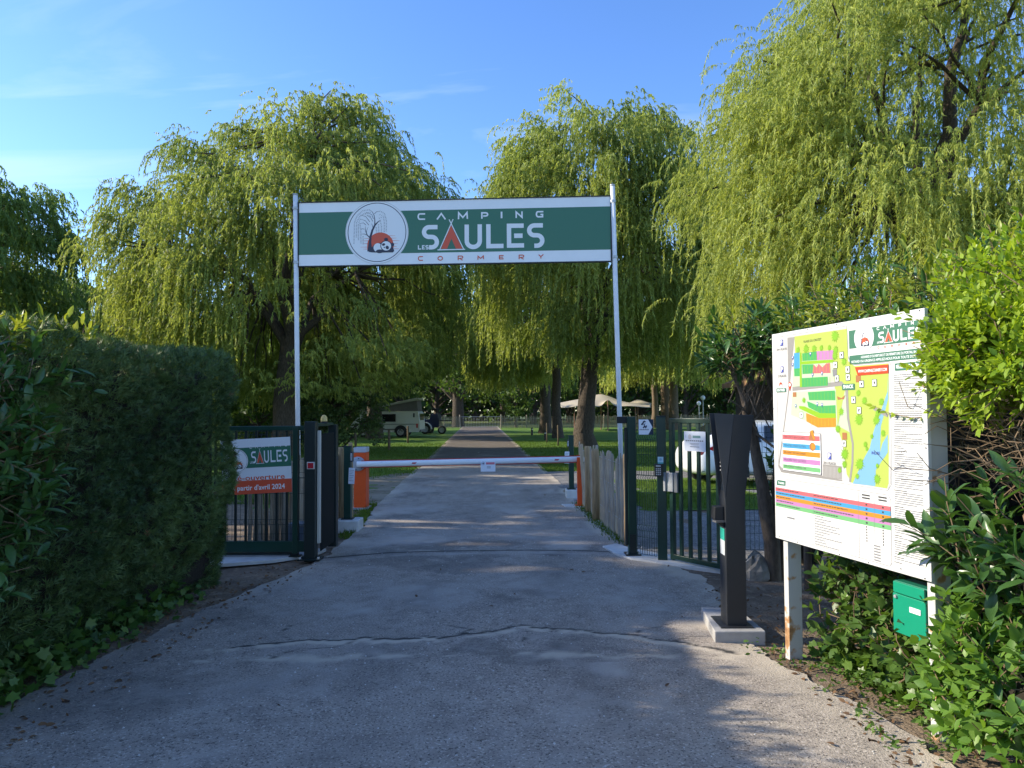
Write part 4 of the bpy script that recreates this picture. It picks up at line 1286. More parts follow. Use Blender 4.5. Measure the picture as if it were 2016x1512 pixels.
for (x, y, s, dy) in ((114, 66, '30+1 PLACES', 0), (113, 242, '2 PLACES', 0), (573, 783, '30+1 PLACES', 0)):
    pr.rect(x - 15, y - 20, x + 15, y + 20, m_pblue, 8, 3); pr.text('P', x, y + 13, 28, P_white, 8.6, align='C', bold=0.03)
    pr.text(s, x, y + 50, 15, m_txt, 8, width=112 if '30' in s else 90, align='C')
pr.rect(699, 360, 805, 395, m_hgreen, 8, 4); pr.text('SNACK', 752, 385, 20, P_white, 8.6, width=86, align='C', bold=0.02)
pr.rect(47, 365, 153, 391, m_hgreen, 8, 4); pr.text('ENTRÉE', 100, 385, 15, P_white, 8.6, width=84, align='C', bold=0.02)
pr.disc(195, 345, 17, m_flag, 8, n=18); pr.poly([(181, 352), (209, 352), (195, 388)], m_flag, 8.2); pr.disc(195, 345, 11, P_white, 8.6, n=14); pr.disc(95, 340, 14, m_flag, 8, n=14); pr.disc(100, 348, 8, P_white, 8.6, n=12)
pr.text('PLAGE DU CROTET', 348, 88, 15, m_txt, 8, width=172)
pr.text('INDRE', 959, 752, 16, m_pblue, 8, width=62, align='C')
pr.build('camp_map', ib, (0, -0.0118, 0))
pr = Print(bm_)
# legend box on the map
pr.rect(104, 650, 497, 903, P_grey, 10, 8); pr.rect(108, 654, 493, 899, P_white, 10.6, 6)
for (y0, y1, m, s) in ((668, 700, m_rd, 'TENTES BIVOUAC'), (723, 755, m_bl, 'TENTES INSOLITES'), (769, 800, m_or, 'EMPLACEMENT TENTE RANDONNEURS'), (816, 847, m_pk, 'EMPLACEMENT TENTE + ELECTRICITE'), (862, 890, m_lgreen, 'EMPLACEMENT CAMPING CAR')):
    pr.rect(110, y0, 489, y1, m, 11.2); pr.text(s, 120, y1 - 10, 13, m_txt, 11.8, width=230)
pr.poly([(385, 690), (398, 640), (425, 632), (447, 688), (425, 700)], m_br, 12.4); pr.poly([(398, 640), (425, 632), (447, 688), (430, 690)], m_or, 13)
pr.disc(418, 735, 30, m_br, 12.4, ry=26, n=20); pr.disc(425, 733, 20, m_or, 13, ry=20, n=18)
pr.build('legend', ib, (0, -0.0118, 0))
pr = Print(bm_)
pr.strip([(47, 36), (70, 24), (748, 26), (752, 200), (775, 240), (805, 254), (1073, 254), (1084, 270), (1066, 905), (1040, 938), (80, 930), (50, 905)], 2.2, P_grey, 2, True)
pr.strip([(25, 1322), (40, 1334), (1040, 1338), (1056, 1320), (1060, 985), (1040, 962), (130, 960)], 2.2, P_grey, 2)
# header, web flag, house rules
pr.rect(764, 57, 1320, 160, m_hgreen, 2)
pr.rect(764, 200, 1320, 251, m_hgreen, 2, 6)
for (y, x0, x1, s) in ((221, 860, 1300, 'HORAIRES D’OUVERTURE ET DE FERMETURE DU PORTAIL 8H - 22H'), (243, 782, 1305, 'RETARD OU URGENCE APPELEZ-NOUS POUR TOUTE DEMANDE')):
    pr.text(s, x0, y, 13, P_white, 3, width=x1 - x0, bold=0.01)
pr.poly([(810, 268), (1068, 268), (1068, 315), (832, 317)], m_flag, 8); pr.text('WWW.CAMPINGCORMERY.COM', 836, 301, 16, P_white, 8.6, width=222, bold=0.015)
pr.rect(1112, 266, 1318, 305, m_hgreen, 2, 6); pr.text('RÈGLEMENT INTÉRIEUR', 1122, 293, 18, P_white, 2.6, width=186, bold=0.02)
rg = random.Random(8)
y = 325
while y < 1312:
    if rg.random() < 0.14:
        pr.rect(1100 - (y - 320) * 0.026, y + 6, 1100 - (y - 320) * 0.026 + rg.uniform(40, 90), y + 9.5, m_txt, 2); y += 16
    else:
        xl = 1104 - (y - 320) * 0.026
        x = xl
        end = 1292 - (y - 320) * 0.016 - (rg.random() < 0.25) * rg.uniform(30, 130)
        while x < end:
            wl_ = rg.uniform(8, 30)
            pr.rect(x, y, min(end, x + wl_), y + 4.2, P_grey, 2); x += wl_ + 3
        y += 11.5
# price table
pr.poly([(27, 982), (40, 972), (125, 972), (122, 1003), (27, 1007)], m_hgreen, 2); pr.text('TARIFS', 40, 996, 13, P_white, 2.6, width=72, bold=0.02)
for i, m in enumerate((m_rd, m_bl, m_or, m_pk, m_lgreen)):
    y0 = 1022 + 25 * i
    pr.rect(12, y0, 1056, y0 + 25, m, 2)
    for (x0, x1) in ((24, 150 + 55 * ((i + 2) % 4)), (415, 620 + 50 * (i % 4))):
        x = x0
        while x < x1:
            wl_ = rg.uniform(10, 30); pr.rect(x, y0 + 8, x + wl_, y0 + 14, m_txt, 2.6); x += wl_ + 5
    for xx in (868, 994): pr.rect(xx, y0 + 7, xx + 14, y0 + 17, m_txt, 2.6)
for i, yy in enumerate((965, 980, 995)):
    pr.rect(140, yy, 140 + 500 - 60 * i, yy + 3, P_lgrey, 2)
for (x, y) in ((840, 978), (968, 976)):
    for kk in range(2): pr.rect(x, y + 16 * kk, x + 62, y + 8 + 16 * kk, m_txt, 2)
for x, y1 in ((407, 1326), (810, 1336), (934, 1240)): pr.rect(x, 968 if x > 500 else 1008, x + 2, y1, P_grey, 3.2)
for i in range(12):
    yy = 1152 + i * 15.5
    pr.rect(410, yy + 12, 1056, yy + 13.4, P_lgrey, 2)
    x = 418; x1 = 418 + rg.uniform(60, 230)
    while x < x1:
        wl_ = rg.uniform(8, 26); pr.rect(x, yy + 2, x + wl_, yy + 7, P_grey, 2); x += wl_ + 4
    if i < 6:
        for xx in (868, 994): pr.rect(xx, yy, xx + 8, yy + 8, m_txt, 2)
    else: pr.rect(925, yy, 975, yy + 7, P_grey, 2)
pr.rect(135, 1200, 215, 1210, P_grey, 2)
for (x, y) in ((50, 8), (390, 8), (660, 8), (930, 12), (1290, 10), (50, 1345), (240, 1348), (640, 1350), (880, 1350), (1120, 1335), (1280, 1350), (12, 500), (1308, 700)):
    pr.disc(x, y, 4, m_txt, 4, n=10)
pr.build('printed_texts', ib, (0, -0.0118, 0))
pl = Print(lambda u, v: bm_(886 + (u - 371.8) * 0.287, 106 + (v - 316.5) * 0.283)); pl.STEP = 0.0004
logo(pl, 4)
pl.build('lettering', ib, (0, -0.0118, 0))
pe = Print(lambda u, v: bm_(886 + (u - 371.8) * 0.283, 106 + (v - 316.5) * 0.283)); emblem(pe, 3)
pe.build('emblem', ib, (0, -0.0118, 0))

# ---- letter box under the board
M_box = mat('letterbox_green', (0.005, 0.24, 0.135), 0.35, 0.05, 4, 0.02, spec=0.5)
lb = thing('letter_box', 'green metal letter box hung beneath the right side of the information board', 'letter box', (1.92 + 0.445 * 0.235 + 0.05 * 0.972, 4.31 - 0.445 * 0.972 + 0.05 * 0.235, 0.45), IBZ)
box_part('case', (0, 0.065, 0.138), (0.232, 0.115, 0.276), mat('letterbox_side', (0.012, 0.16, 0.10), 0.4, 0.05, 4), lb, 0.004)
dr = box_part('door', (0, 0.0, 0.108), (0.226, 0.012, 0.206), M_box, lb, 0.003)
fl = box_part('flap', (0.0, -0.002, 0.245), (0.215, 0.012, 0.058), M_box, lb, 0.003)
box_part('name_plate', (0.045, -0.0085, 0.15), (0.075, 0.004, 0.028), P_white, dr, 0.001)
MB().lathe([(0.0, -0.012), (0.009, -0.011), (0.011, 0.0)], (-0.088, -0.005, 0.195), 12, 'Y').build('lock', M_galv, dr)

# ================================================================== VEHICLES AND THINGS BEYOND
M_tyre = mat('tyre', (0.018, 0.018, 0.019), 0.8)
M_rim = mat('rim', (0.45, 0.46, 0.48), 0.35, metal=0.6)


def wheel(parent, x, y, z, r, w, rim=M_rim):
    t = MB().lathe([(r * 0.62, -w / 2), (r * 0.9, -w / 2), (r, -w * 0.3), (r, w * 0.3), (r * 0.9, w / 2), (r * 0.62, w / 2)], (x, y, z), 28, 'Y').build('tyre', M_tyre, parent, smooth=True)
    mb = MB()
    sg = -1 if y < 0 else 1
    mb.lathe([(0.0, sg * w * 0.34), (r * 0.2, sg * w * 0.36), (r * 0.22, sg * w * 0.2), (r * 0.55, sg * w * 0.25), (r * 0.63, sg * w * 0.48), (r * 0.66, sg * w * 0.46)], (x, y, z), 28, 'Y')
    for k in range(5):
        a = 2 * PI * k / 5
        mb.box((x + r * 0.38 * math.cos(a), y + sg * w * 0.33, z + r * 0.38 * math.sin(a)), (r * 0.46, w * 0.12, r * 0.13), ry=-a)
    mb.build('rim', rim, t)


# white hatchback seen through the small gate
car = thing('parked_car', 'white hatchback parked on the gravel behind the small green gate', 'car', (5.60, 16.3, 0.015), R(9))
car.scale = (0.93, 0.93, 0.93)
TAB = [(-2.03, 0.60, 0.42, 0.62, 0.48, 0.70), (-1.98, 0.74, 0.30, 0.80, 0.60, 0.90), (-1.85, 0.82, 0.25, 0.90, 0.62, 1.04), (-1.58, 0.85, 0.23, 0.95, 0.62, 1.24), (-1.10, 0.87, 0.22, 0.96, 0.63, 1.44), (-0.4, 0.88, 0.21, 0.95, 0.64, 1.52), (0.35, 0.88, 0.21, 0.94, 0.62, 1.48), (0.9, 0.88, 0.21, 0.93, 0.60, 1.24), (1.28, 0.87, 0.22, 0.92, 0.62, 0.98), (1.7, 0.84, 0.24, 0.82, 0.6, 0.87), (1.95, 0.72, 0.30, 0.66, 0.5, 0.72), (2.03, 0.6, 0.36, 0.55, 0.4, 0.6)]
vs = []; fs = []
def sect(x, w, zb, zl, wr, zr):
    h = [(w * 0.90, zb), (w, zb + 0.14), (w * 1.0, (zb + zl) / 2 + 0.08), (w * 0.975, zl), (wr * 1.05, zr - 0.09), (wr * 0.86, zr - 0.015), (0.0, zr)]
    return [(x, -a, b_) for a, b_ in h] + [(x, a, b_) for a, b_ in reversed(h[:-1])]
for r_ in TAB: vs += sect(*r_)
n = 13
for i in range(len(TAB) - 1):
    for j in range(n - 1):
        fs.append((i * n + j, i * n + j + 1, (i + 1) * n + j + 1, (i + 1) * n + j))
    fs.append((i * n + n - 1, i * n, (i + 1) * n, (i + 1) * n + n - 1))
fs += [tuple(range(n)), tuple(range((len(TAB) - 1) * n + n - 1, (len(TAB) - 1) * n - 1, -1))]
M_carw = mat('white_car_paint', (0.74, 0.75, 0.76), 0.25, spec=0.5, coat=0.6)
body = MB().add(vs, fs).build('body', M_carw, car, smooth=True)
s_ = body.modifiers.new('sub', 'SUBSURF'); s_.levels = 2; s_.render_levels = 2
def car_pt(x, j, off=0.012):
    xs = [r_[0] for r_ in TAB]
    S = [sect(*r_) for r_ in TAB]
    i = max(0, min(len(xs) - 2, int(np.searchsorted(xs, x)) - 1))
    f = (x - xs[i]) / (xs[i + 1] - xs[i])
    def P(jj): return Vector(S[i][jj]) * (1 - f) + Vector(S[i + 1][jj]) * f
    j0 = int(j); g_ = j - j0
    p = P(j0) * (1 - g_) + P(min(j0 + 1, 12)) * g_
    return Vector((p.x, p.y - off if p.y < 0 else p.y + off, p.z + off * 0.3))
for (xa, xb) in ((-1.45, -0.55), (-0.47, 0.35), (0.40, 0.85)):
    mb = MB()
    pts = [car_pt(xa, 3.12), car_pt(xb, 3.12), car_pt(xb - 0.03, 3.88), car_pt(xa + 0.06, 3.88)]
    mb.add(pts, [(0, 1, 2, 3)]); mb.build('side_window', M_glass, car)
mb = MB()
mb.add([(-1.80, -0.50, 1.10), (-1.80, 0.50, 1.10), (-1.28, 0.5, 1.40), (-1.28, -0.5, 1.40)], [(0, 1, 2, 3)]); mb.build('rear_window', M_glass, car)
mb = MB()
pts = [car_pt(-1.97, 2.5, 0.014), car_pt(-1.55, 2.75, 0.014), car_pt(-1.50, 3.0, 0.014), car_pt(-1.66, 3.05, 0.014), car_pt(-1.96, 2.95, 0.014)]
mb.add(pts, [(0, 1, 2, 3, 4)]); mb.build('tail_light', mat('tail_light_red', (0.5, 0.01, 0.02), 0.15, spec=0.6), car)
for (x0, x1, j0, j1) in ((-1.93, -1.0, 0.55, 0.75),):
    MB().add([car_pt(x0, j0, 0.010), car_pt(x1, j0, 0.010), car_pt(x1, j1, 0.010), car_pt(x0, j1, 0.010)], [(0, 1, 2, 3)]).build('bumper_trim', mat('grey_trim', (0.3, 0.3, 0.31), 0.5), car)
for x in (-1.27, 1.28):
    mb = MB(); n = 24
    pts = [(x + 0.40 * math.cos(PI * k / n * 1.16 - 0.25), -0.882, 0.33 + 0.40 * math.sin(PI * k / n * 1.16 - 0.25)) for k in range(n + 1)]
    mb.add(pts, [tuple(range(n + 1))]); mb.build('wheel_arch', M_black, car)
    wheel(car, x, -0.83, 0.32, 0.325, 0.2)
    wheel(car, x, 0.80, 0.32, 0.325, 0.2)

# camper van with raised roof
van = thing('camper_van', 'cream camper van with its pop up roof raised, parked under the left willows', 'van', (-7.9, 47.5, 0), R(-4))
M_van = mat('van_cream', (0.62, 0.62, 0.55), 0.4, 0.04, 2, coat=0.3)
prof = [(-2.35, 0.42), (-2.30, 0.72), (-2.12, 0.98), (-1.65, 1.58), (-1.45, 1.64), (1.95, 1.64), (2.06, 1.55), (2.14, 0.95), (2.15, 0.42), (2.05, 0.32), (-2.2, 0.32)]
vs = []; nP = len(prof)
for (y, ins) in ((-0.86, 0.05), (-0.90, 0.0), (0.90, 0.0), (0.86, 0.05)):
    cx, cz = 0.0, 0.95
    vs += [(cx + (a - cx) * (1 - ins * 0.6), y, cz + (b_ - cz) * (1 - ins)) for a, b_ in prof]
fs = []
for i in range(3):
    for j in range(nP):
        fs.append((i * nP + j, i * nP + (j + 1) % nP, (i + 1) * nP + (j + 1) % nP, (i + 1) * nP + j))
fs += [tuple(range(nP)), tuple(range(4 * nP - 1, 3 * nP - 1, -1))]
MB().add(vs, fs).build('body', M_van, van, bev=0.03)
for (x0, x1, z0, z1) in ((-0.35, 0.62, 0.98, 1.46), (-1.42, -0.55, 0.98, 1.44)):
    w_ = box_part('window', ((x0 + x1) / 2, -0.905, (z0 + z1) / 2), (x1 - x0, 0.02, z1 - z0), M_black, van, 0.008)
    box_part('pane', ((x0 + x1) / 2, -0.918, (z0 + z1) / 2), (x1 - x0 - 0.08, 0.012, z1 - z0 - 0.08), M_glass, w_, 0.0)
box_part('rear_window', (2.115, 0, 1.22), (0.02, 1.3, 0.48), M_glass, van, 0.0)
box_part('air_vent', (1.78, -0.906, 1.38), (0.09, 0.02, 0.26), M_black, van, 0.0)
box_part('side_trim', (-0.2, -0.91, 0.50), (3.1, 0.03, 0.05), M_black, van, 0.0)
box_part('stripe', (0.0, -0.906, 0.82), (3.9, 0.012, 0.035), mat('van_stripe', (0.08, 0.12, 0.11), 0.5), van, 0.0)
box_part('tail_light', (1.98, -0.905, 0.72), (0.09, 0.03, 0.26), mat('tail_light_red', (0.5, 0.01, 0.02), 0.2), van, 0.0)
box_part('bumper', (2.16, 0, 0.40), (0.14, 1.7, 0.16), mat('bumper_grey', (0.16, 0.16, 0.16), 0.6), van, 0.02)
MB().prism([(-1.6, 1.645), (2.0, 1.645), (1.92, 2.30), (1.75, 2.28)], -0.72, 0.72, 'XZ').build('roof_canvas', mat('grey_canvas', (0.13, 0.125, 0.12), 0.9, 0.1, 5), van)
MB().prism([(-1.75, 1.66), (-1.7, 1.74), (1.85, 2.47), (2.06, 2.47), (2.08, 2.36), (1.9, 2.31)], -0.80, 0.80, 'XZ').build('raised_roof', mat('roof_grey_cream', (0.42, 0.42, 0.37), 0.5), van, bev=0.02)
for x in (-1.45, 0.93):
    mb = MB(); n = 20
    mb.add([(x + 0.40 * math.cos(PI * k / n * 1.1 - 0.15), -0.906, 0.36 + 0.40 * math.sin(PI * k / n * 1.1 - 0.15)) for k in range(n + 1)], [tuple(range(n + 1))]); mb.build('wheel_arch', M_black, van)
    wheel(van, x, -0.86, 0.33, 0.33, 0.2); wheel(van, x, 0.84, 0.33, 0.33, 0.2)

bug = thing('small_tractor', 'small dark blue open vehicle with a pale mudguard beside the camper van', 'tractor', (-5.75, 53.0, 0), R(-6))
M_navy = mat('navy_paint', (0.01, 0.014, 0.05), 0.35, coat=0.4)
MB().prism([(-0.6, 0.55), (-0.55, 1.0), (-0.1, 1.05), (0.05, 1.42), (0.5, 1.45), (0.62, 0.95), (0.6, 0.45)], -0.5, 0.5, 'XZ').build('body', M_navy, bug, bev=0.03)
box_part('hood', (-0.75, 0, 0.85), (0.5, 0.7, 0.45), M_navy, bug, 0.05)
MB().tube([(0.55, -0.5, 1.4), (0.6, -0.5, 1.75), (0.1, -0.5, 1.78), (0.1, 0.5, 1.78), (0.6, 0.5, 1.75), (0.55, 0.5, 1.4)], 0.03, 8).build('roll_bar', M_black, bug)
box_part('seat', (0.3, 0, 1.0), (0.5, 0.5, 0.12), M_black, bug, 0.04)
wheel(bug, -0.35, -0.62, 0.36, 0.36, 0.22); wheel(bug, -0.35, 0.62, 0.36, 0.36, 0.22); wheel(bug, 0.85, -0.62, 0.3, 0.3, 0.2)
mb = MB(); n = 14
for k in range(n):
    a0, a1 = PI * k / n, PI * (k + 1) / n
    mb.add([(-0.35 + 0.42 * math.cos(a), y, 0.36 + 0.44 * math.sin(a)) for a in (a0, a1) for y in (-0.76, -0.48)] + [(-0.35 + 0.47 * math.cos(a), y, 0.36 + 0.49 * math.sin(a)) for a in (a0, a1) for y in (-0.76, -0.48)], [(0, 1, 3, 2), (4, 6, 7, 5), (0, 2, 6, 4), (1, 5, 7, 3)])
mb.build('mudguard', P_white, bug)
box_part('rack', (1.0, 0, 0.95), (0.7, 0.9, 0.05), M_black, bug, 0.0)

# wooden bollards and stakes on the lawns, black garden lights
for (px, py, h, lb_, r_) in ((766, 885, 0.86, 'wooden bollard on the left lawn, nearer of the two before the camper van', 0.055), (803, 871, 0.88, 'wooden bollard on the left lawn, in front of the camper van wheel', 0.055), (700, 886, 0.75, 'short wooden stake on the lawn just left of the orange barrier box', 0.05), (1098, 878, 0.95, 'thin pale stake on the right lawn before the leaning trunk', 0.04), (1076, 872, 1.0, 'thin wooden stake on the right lawn beside the farther dark trunk', 0.035), (852, 851, 0.7, 'small wooden bollard at the far end of the left lawn', 0.06)):
    d = 2392.0 / (py - 808)
    t = thing('wooden_bollard', lb_, 'bollard', ((px - 1008) / 1450 * d, d, 0), 0, 'wooden bollards on the lawns')
    MB().tube([(0, 0, -0.05), (0.01, 0, h * 0.5), (0.0, 0, h * 0.95), (0, 0, h)], [r_, r_ * 0.97, r_ * 0.95, r_ * 0.7], 10).build('post', mat('weathered_wood', (0.13, 0.095, 0.06), 0.85, 0.3, 5, 0.3, stretch=(6, 6, 1)), t, smooth=True)
for (px, py, lb_) in ((1047, 857, 'farther short black garden light on the right lawn'), (1073, 867, 'nearer short black garden light on the right lawn')):
    d = 2392.0 / (py - 808)
    t = thing('garden_light', lb_, 'lamp', ((px - 1008) / 1450 * d, d, 0), 0, 'garden lights')
    MB().lathe([(0.07, 0.0), (0.07, 0.34), (0.06, 0.36)], n=12).build('column', M_black, t)
    MB().lathe([(0.06, 0.36), (0.06, 0.42)], n=12).build('lens', P_lgrey, t)
    MB().lathe([(0.08, 0.42), (0.085, 0.44), (0.06, 0.48), (0.0, 0.49)], n=12).build('cap', M_black, t)
for (px, d, h, lb_) in ((1384, 62, 2.6, 'taller white globe lamp standing by the far fence'), (1376, 70, 2.2, 'farther white globe lamp beyond the fence')):
    t = thing('globe_lamp', lb_, 'lamp', ((px - 1008) / 1450 * d, d, 0), 0, 'globe lamps')
    MB().tube([(0, 0, 0), (0, 0, h - 0.2)], 0.04, 8).build('post', M_galv, t)
    MB().lathe([(0.06, 0.0), (0.17, 0.1), (0.2, 0.22), (0.15, 0.36), (0.0, 0.43)], (0, 0, h - 0.2), 16).build('globe', P_white, t, smooth=True)

# far chestnut fences and gate at the end of the road
def far_fence(label, x0, x1, y, seed):
    rg = random.Random(seed)
    t = thing('far_paling_fence', label, 'fence', (x0, y, -0.03), 0, 'far paling fences')
    mb = MB(); x = 0
    while x < x1 - x0:
        h = 1.12 + rg.uniform(-0.07, 0.07); w = rg.uniform(0.03, 0.05)
        mb.box((x, rg.uniform(-0.02, 0.02), h / 2), (w, 0.03, h), ry=rg.uniform(-0.03, 0.03)); x += rg.uniform(0.085, 0.13)
    o = mb.build('pales', M_pale_wood2, t); o['kind'] = 'stuff'
    for zz in (0.3, 0.9): MB().tube([(0, 0, zz), (x1 - x0, 0, zz)], 0.006, 5).build('tie_wire', M_galv, t)
    x = 0.0
    while x < x1 - x0:
        MB().tube([(x, 0.05, 0), (x, 0.05, 1.25)], [0.05, 0.045], 8).build('post', M_pale_wood2, t); x += 2.4
far_fence('long chestnut fence across the far end of the lawn, left of the road', -16.0, -4.95, 69.5, 1)
far_fence('long chestnut fence across the far end of the lawn, right of the road', -1.05, 26.0, 68.5, 2)
fg = thing('far_gate', 'low wire gate closing the far end of the road', 'gate', (-4.9, 70.0, -0.03))
MB().tube([(0, 0, 0.1), (0, 0, 1.1), (3.8, 0, 1.1), (3.8, 0, 0.1), (0, 0, 0.12)], 0.02, 6).build('frame', M_galv, fg)
mb = MB()
for i in range(1, 25): mb.tube([(i * 0.152, 0, 0.1), (i * 0.152, 0, 1.1)], 0.006, 4, False)
mb.build('wires', M_galv, fg)
MB().tube([(-0.06, 0, 0), (-0.06, 0, 1.3)], 0.05, 8).build('post', M_pale_wood2, fg); MB().tube([(3.86, 0, 0), (3.86, 0, 1.3)], 0.05, 8).build('post', M_pale_wood2, fg)

# stretch tent
tt = thing('stretch_tent', 'cream stretch tent with raised points on the far right lawn', 'tent', (7.4, 60.5, 0))
nx, ny = 48, 24
U, Vv = np.meshgrid(np.linspace(-1, 1, nx), np.linspace(-1, 1, ny), indexing='ij')
Z = 1.85 + 0.28 * (1 - Vv ** 2) + 0.80 * np.exp(-((U + 0.02) / 0.42) ** 2 - ((Vv - 0.3) / 0.8) ** 2) + 0.22 * np.exp(-((U + 0.62) / 0.3) ** 2 - (Vv / 0.8) ** 2) + 0.42 * np.exp(-((U - 0.85) / 0.16) ** 2 - ((Vv - 0.6) / 0.5) ** 2) + 0.55 * np.exp(-((U - 0.03) / 0.10) ** 2 - ((Vv + 1) / 0.3) ** 2) - 0.05 * np.cos(U * 7.0) * (np.abs(Vv) > 0.5)
XX = U * 3.75 + 0.25 * np.sign(U) * (np.abs(U) ** 6) * np.cos(Vv * 3); YY = Vv * (3.0 - 0.5 * np.cos(U * 6.0) * 0.5)
v = np.stack([XX, YY, Z], -1).reshape(-1, 3)
i, j = np.meshgrid(np.arange(nx - 1), np.arange(ny - 1), indexing='ij'); a = (i * ny + j).ravel()
o = link('canopy', np_mesh('canopy', v, np.stack([a, a + 1, a + ny + 1, a + ny], -1), mat('tent_cream', (0.45, 0.39, 0.30), 0.8, 0.05, 2), smooth=True), tt)
so = o.modifiers.new('solid', 'SOLIDIFY'); so.thickness = 0.02
for (x, y, h) in ((0.1, -2.8, 2.4), (2.3, -2.6, 1.9), (-2.5, -2.6, 2.0), (0.0, 0.8, 3.0), (3.2, 1.6, 2.3)):
    MB().tube([(x, y, 0), (x, y, h)], 0.045, 8).build('pole', mat('tent_pole', (0.30, 0.15, 0.09), 0.6), tt)

# wooden hut behind the laurel
hut = thing('wooden_hut', 'small brown wooden hut with an overhanging roof behind the laurel bush', 'hut', (9.1, 20.5, 0))
M_plank = mat('brown_planks', (0.24, 0.115, 0.045), 0.8, 0.25, 4, 0.3, stretch=(1, 1, 8))
MB().box((0, 0.9, 1.15), (2.5, 1.6, 2.2)).build('core', mat('hut_dark', (0.03, 0.022, 0.016), 0.9), hut)
pm = MB().box((0, 0, 0), (2.6, 0.03, 0.135)).mesh('plank', M_plank)
for k in range(15):
    o = link('plank', pm, hut); o.location = (0, 0.07 + 0.004 * (k % 2), 0.16 + k * 0.143)
pm2 = MB().box((0, 0, 0), (0.03, 1.66, 0.135)).mesh('plank', M_plank)
for k in range(15):
    o = link('plank', pm2, hut); o.location = (-1.28 + 0.004 * (k % 2), 0.92, 0.16 + k * 0.143)
MB().prism([(-2.65, 2.28), (0, 3.2), (1.75, 2.42), (1.75, 2.56), (0, 3.34), (-2.65, 2.42)], -0.35, 2.1, 'XZ').build('roof', mat('roof_boards', (0.22, 0.12, 0.06), 0.8, 0.25, 3, 0.2), hut)

for xx in (-2.35,):
    MB().box((xx + 0.3, 0.9, 1.18), (0.75, 1.2, 2.3)).build('under_roof_dark', MATS['hut_dark'], hut)  # near-black box put in for the dark column under the roof edge

# ================================================================== VEGETATION
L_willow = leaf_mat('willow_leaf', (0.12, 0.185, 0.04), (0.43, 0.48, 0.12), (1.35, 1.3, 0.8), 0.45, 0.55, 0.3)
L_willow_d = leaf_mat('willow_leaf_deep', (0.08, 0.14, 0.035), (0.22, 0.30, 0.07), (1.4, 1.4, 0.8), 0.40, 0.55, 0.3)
L_wood = leaf_mat('woodland_leaf', (0.035, 0.075, 0.018), (0.11, 0.17, 0.035), (1.4, 1.4, 0.7), 0.36, 0.55, 0.3)
L_thuja = leaf_mat('cypress_leaf', (0.035, 0.072, 0.024), (0.135, 0.20, 0.058), (1.2, 1.2, 0.8), 0.15, 0.55, 0.3)
L_laurel = leaf_mat('laurel_leaf', (0.032, 0.09, 0.024), (0.10, 0.20, 0.045), (1.5, 1.5, 0.6), 0.28, 0.30, 0.5)
L_laurel_y = leaf_mat('young_laurel_leaf', (0.14, 0.21, 0.03), (0.36, 0.40, 0.06), (1.4, 1.3, 0.5), 0.4, 0.4, 0.4)
L_privet = leaf_mat('bright_shrub_leaf', (0.16, 0.28, 0.02), (0.40, 0.50, 0.045), (1.4, 1.35, 0.5), 0.42, 0.42, 0.4)
L_ash = leaf_mat('soft_shrub_leaf', (0.07, 0.17, 0.028), (0.20, 0.34, 0.05), (1.4, 1.4, 0.6), 0.38, 0.42, 0.35)
L_ivy = leaf_mat('ivy_leaf', (0.035, 0.09, 0.018), (0.14, 0.24, 0.04), (1.3, 1.3, 0.6), 0.3, 0.4, 0.4)
L_dead = leaf_mat('dead_leaf', (0.07, 0.042, 0.026), (0.25, 0.145, 0.075), (1.2, 1.0, 0.8), 0.2, 0.7, 0.2)
L_grass = leaf_mat('grass_blade', (0.05, 0.10, 0.012), (0.13, 0.20, 0.025), (1.3, 1.3, 0.6), 0.3, 0.6, 0.2)
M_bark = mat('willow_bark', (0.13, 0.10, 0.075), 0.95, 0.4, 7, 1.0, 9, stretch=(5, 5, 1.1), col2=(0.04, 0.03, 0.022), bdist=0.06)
M_bark_sun = mat('sunlit_bark', (0.22, 0.16, 0.10), 0.95, 0.4, 7, 1.0, 9, stretch=(5, 5, 1.1), col2=(0.10, 0.07, 0.045), bdist=0.06)  # willow bark made lighter: sunlight on the trunks put into the colour
M_twig = mat('twig', (0.20, 0.135, 0.08), 0.9, 0.3, 10, 0.3)
M_stem = mat('laurel_stem', (0.13, 0.095, 0.065), 0.85, 0.35, 12, 0.4, 18, stretch=(3, 3, 1), bdist=0.01)
M_core = mat('hedge_core', (0.018, 0.014, 0.009), 1.0, 0.4, 20, 0.8, 30)  # solid cores: the shade inside the foliage is put into this near-black


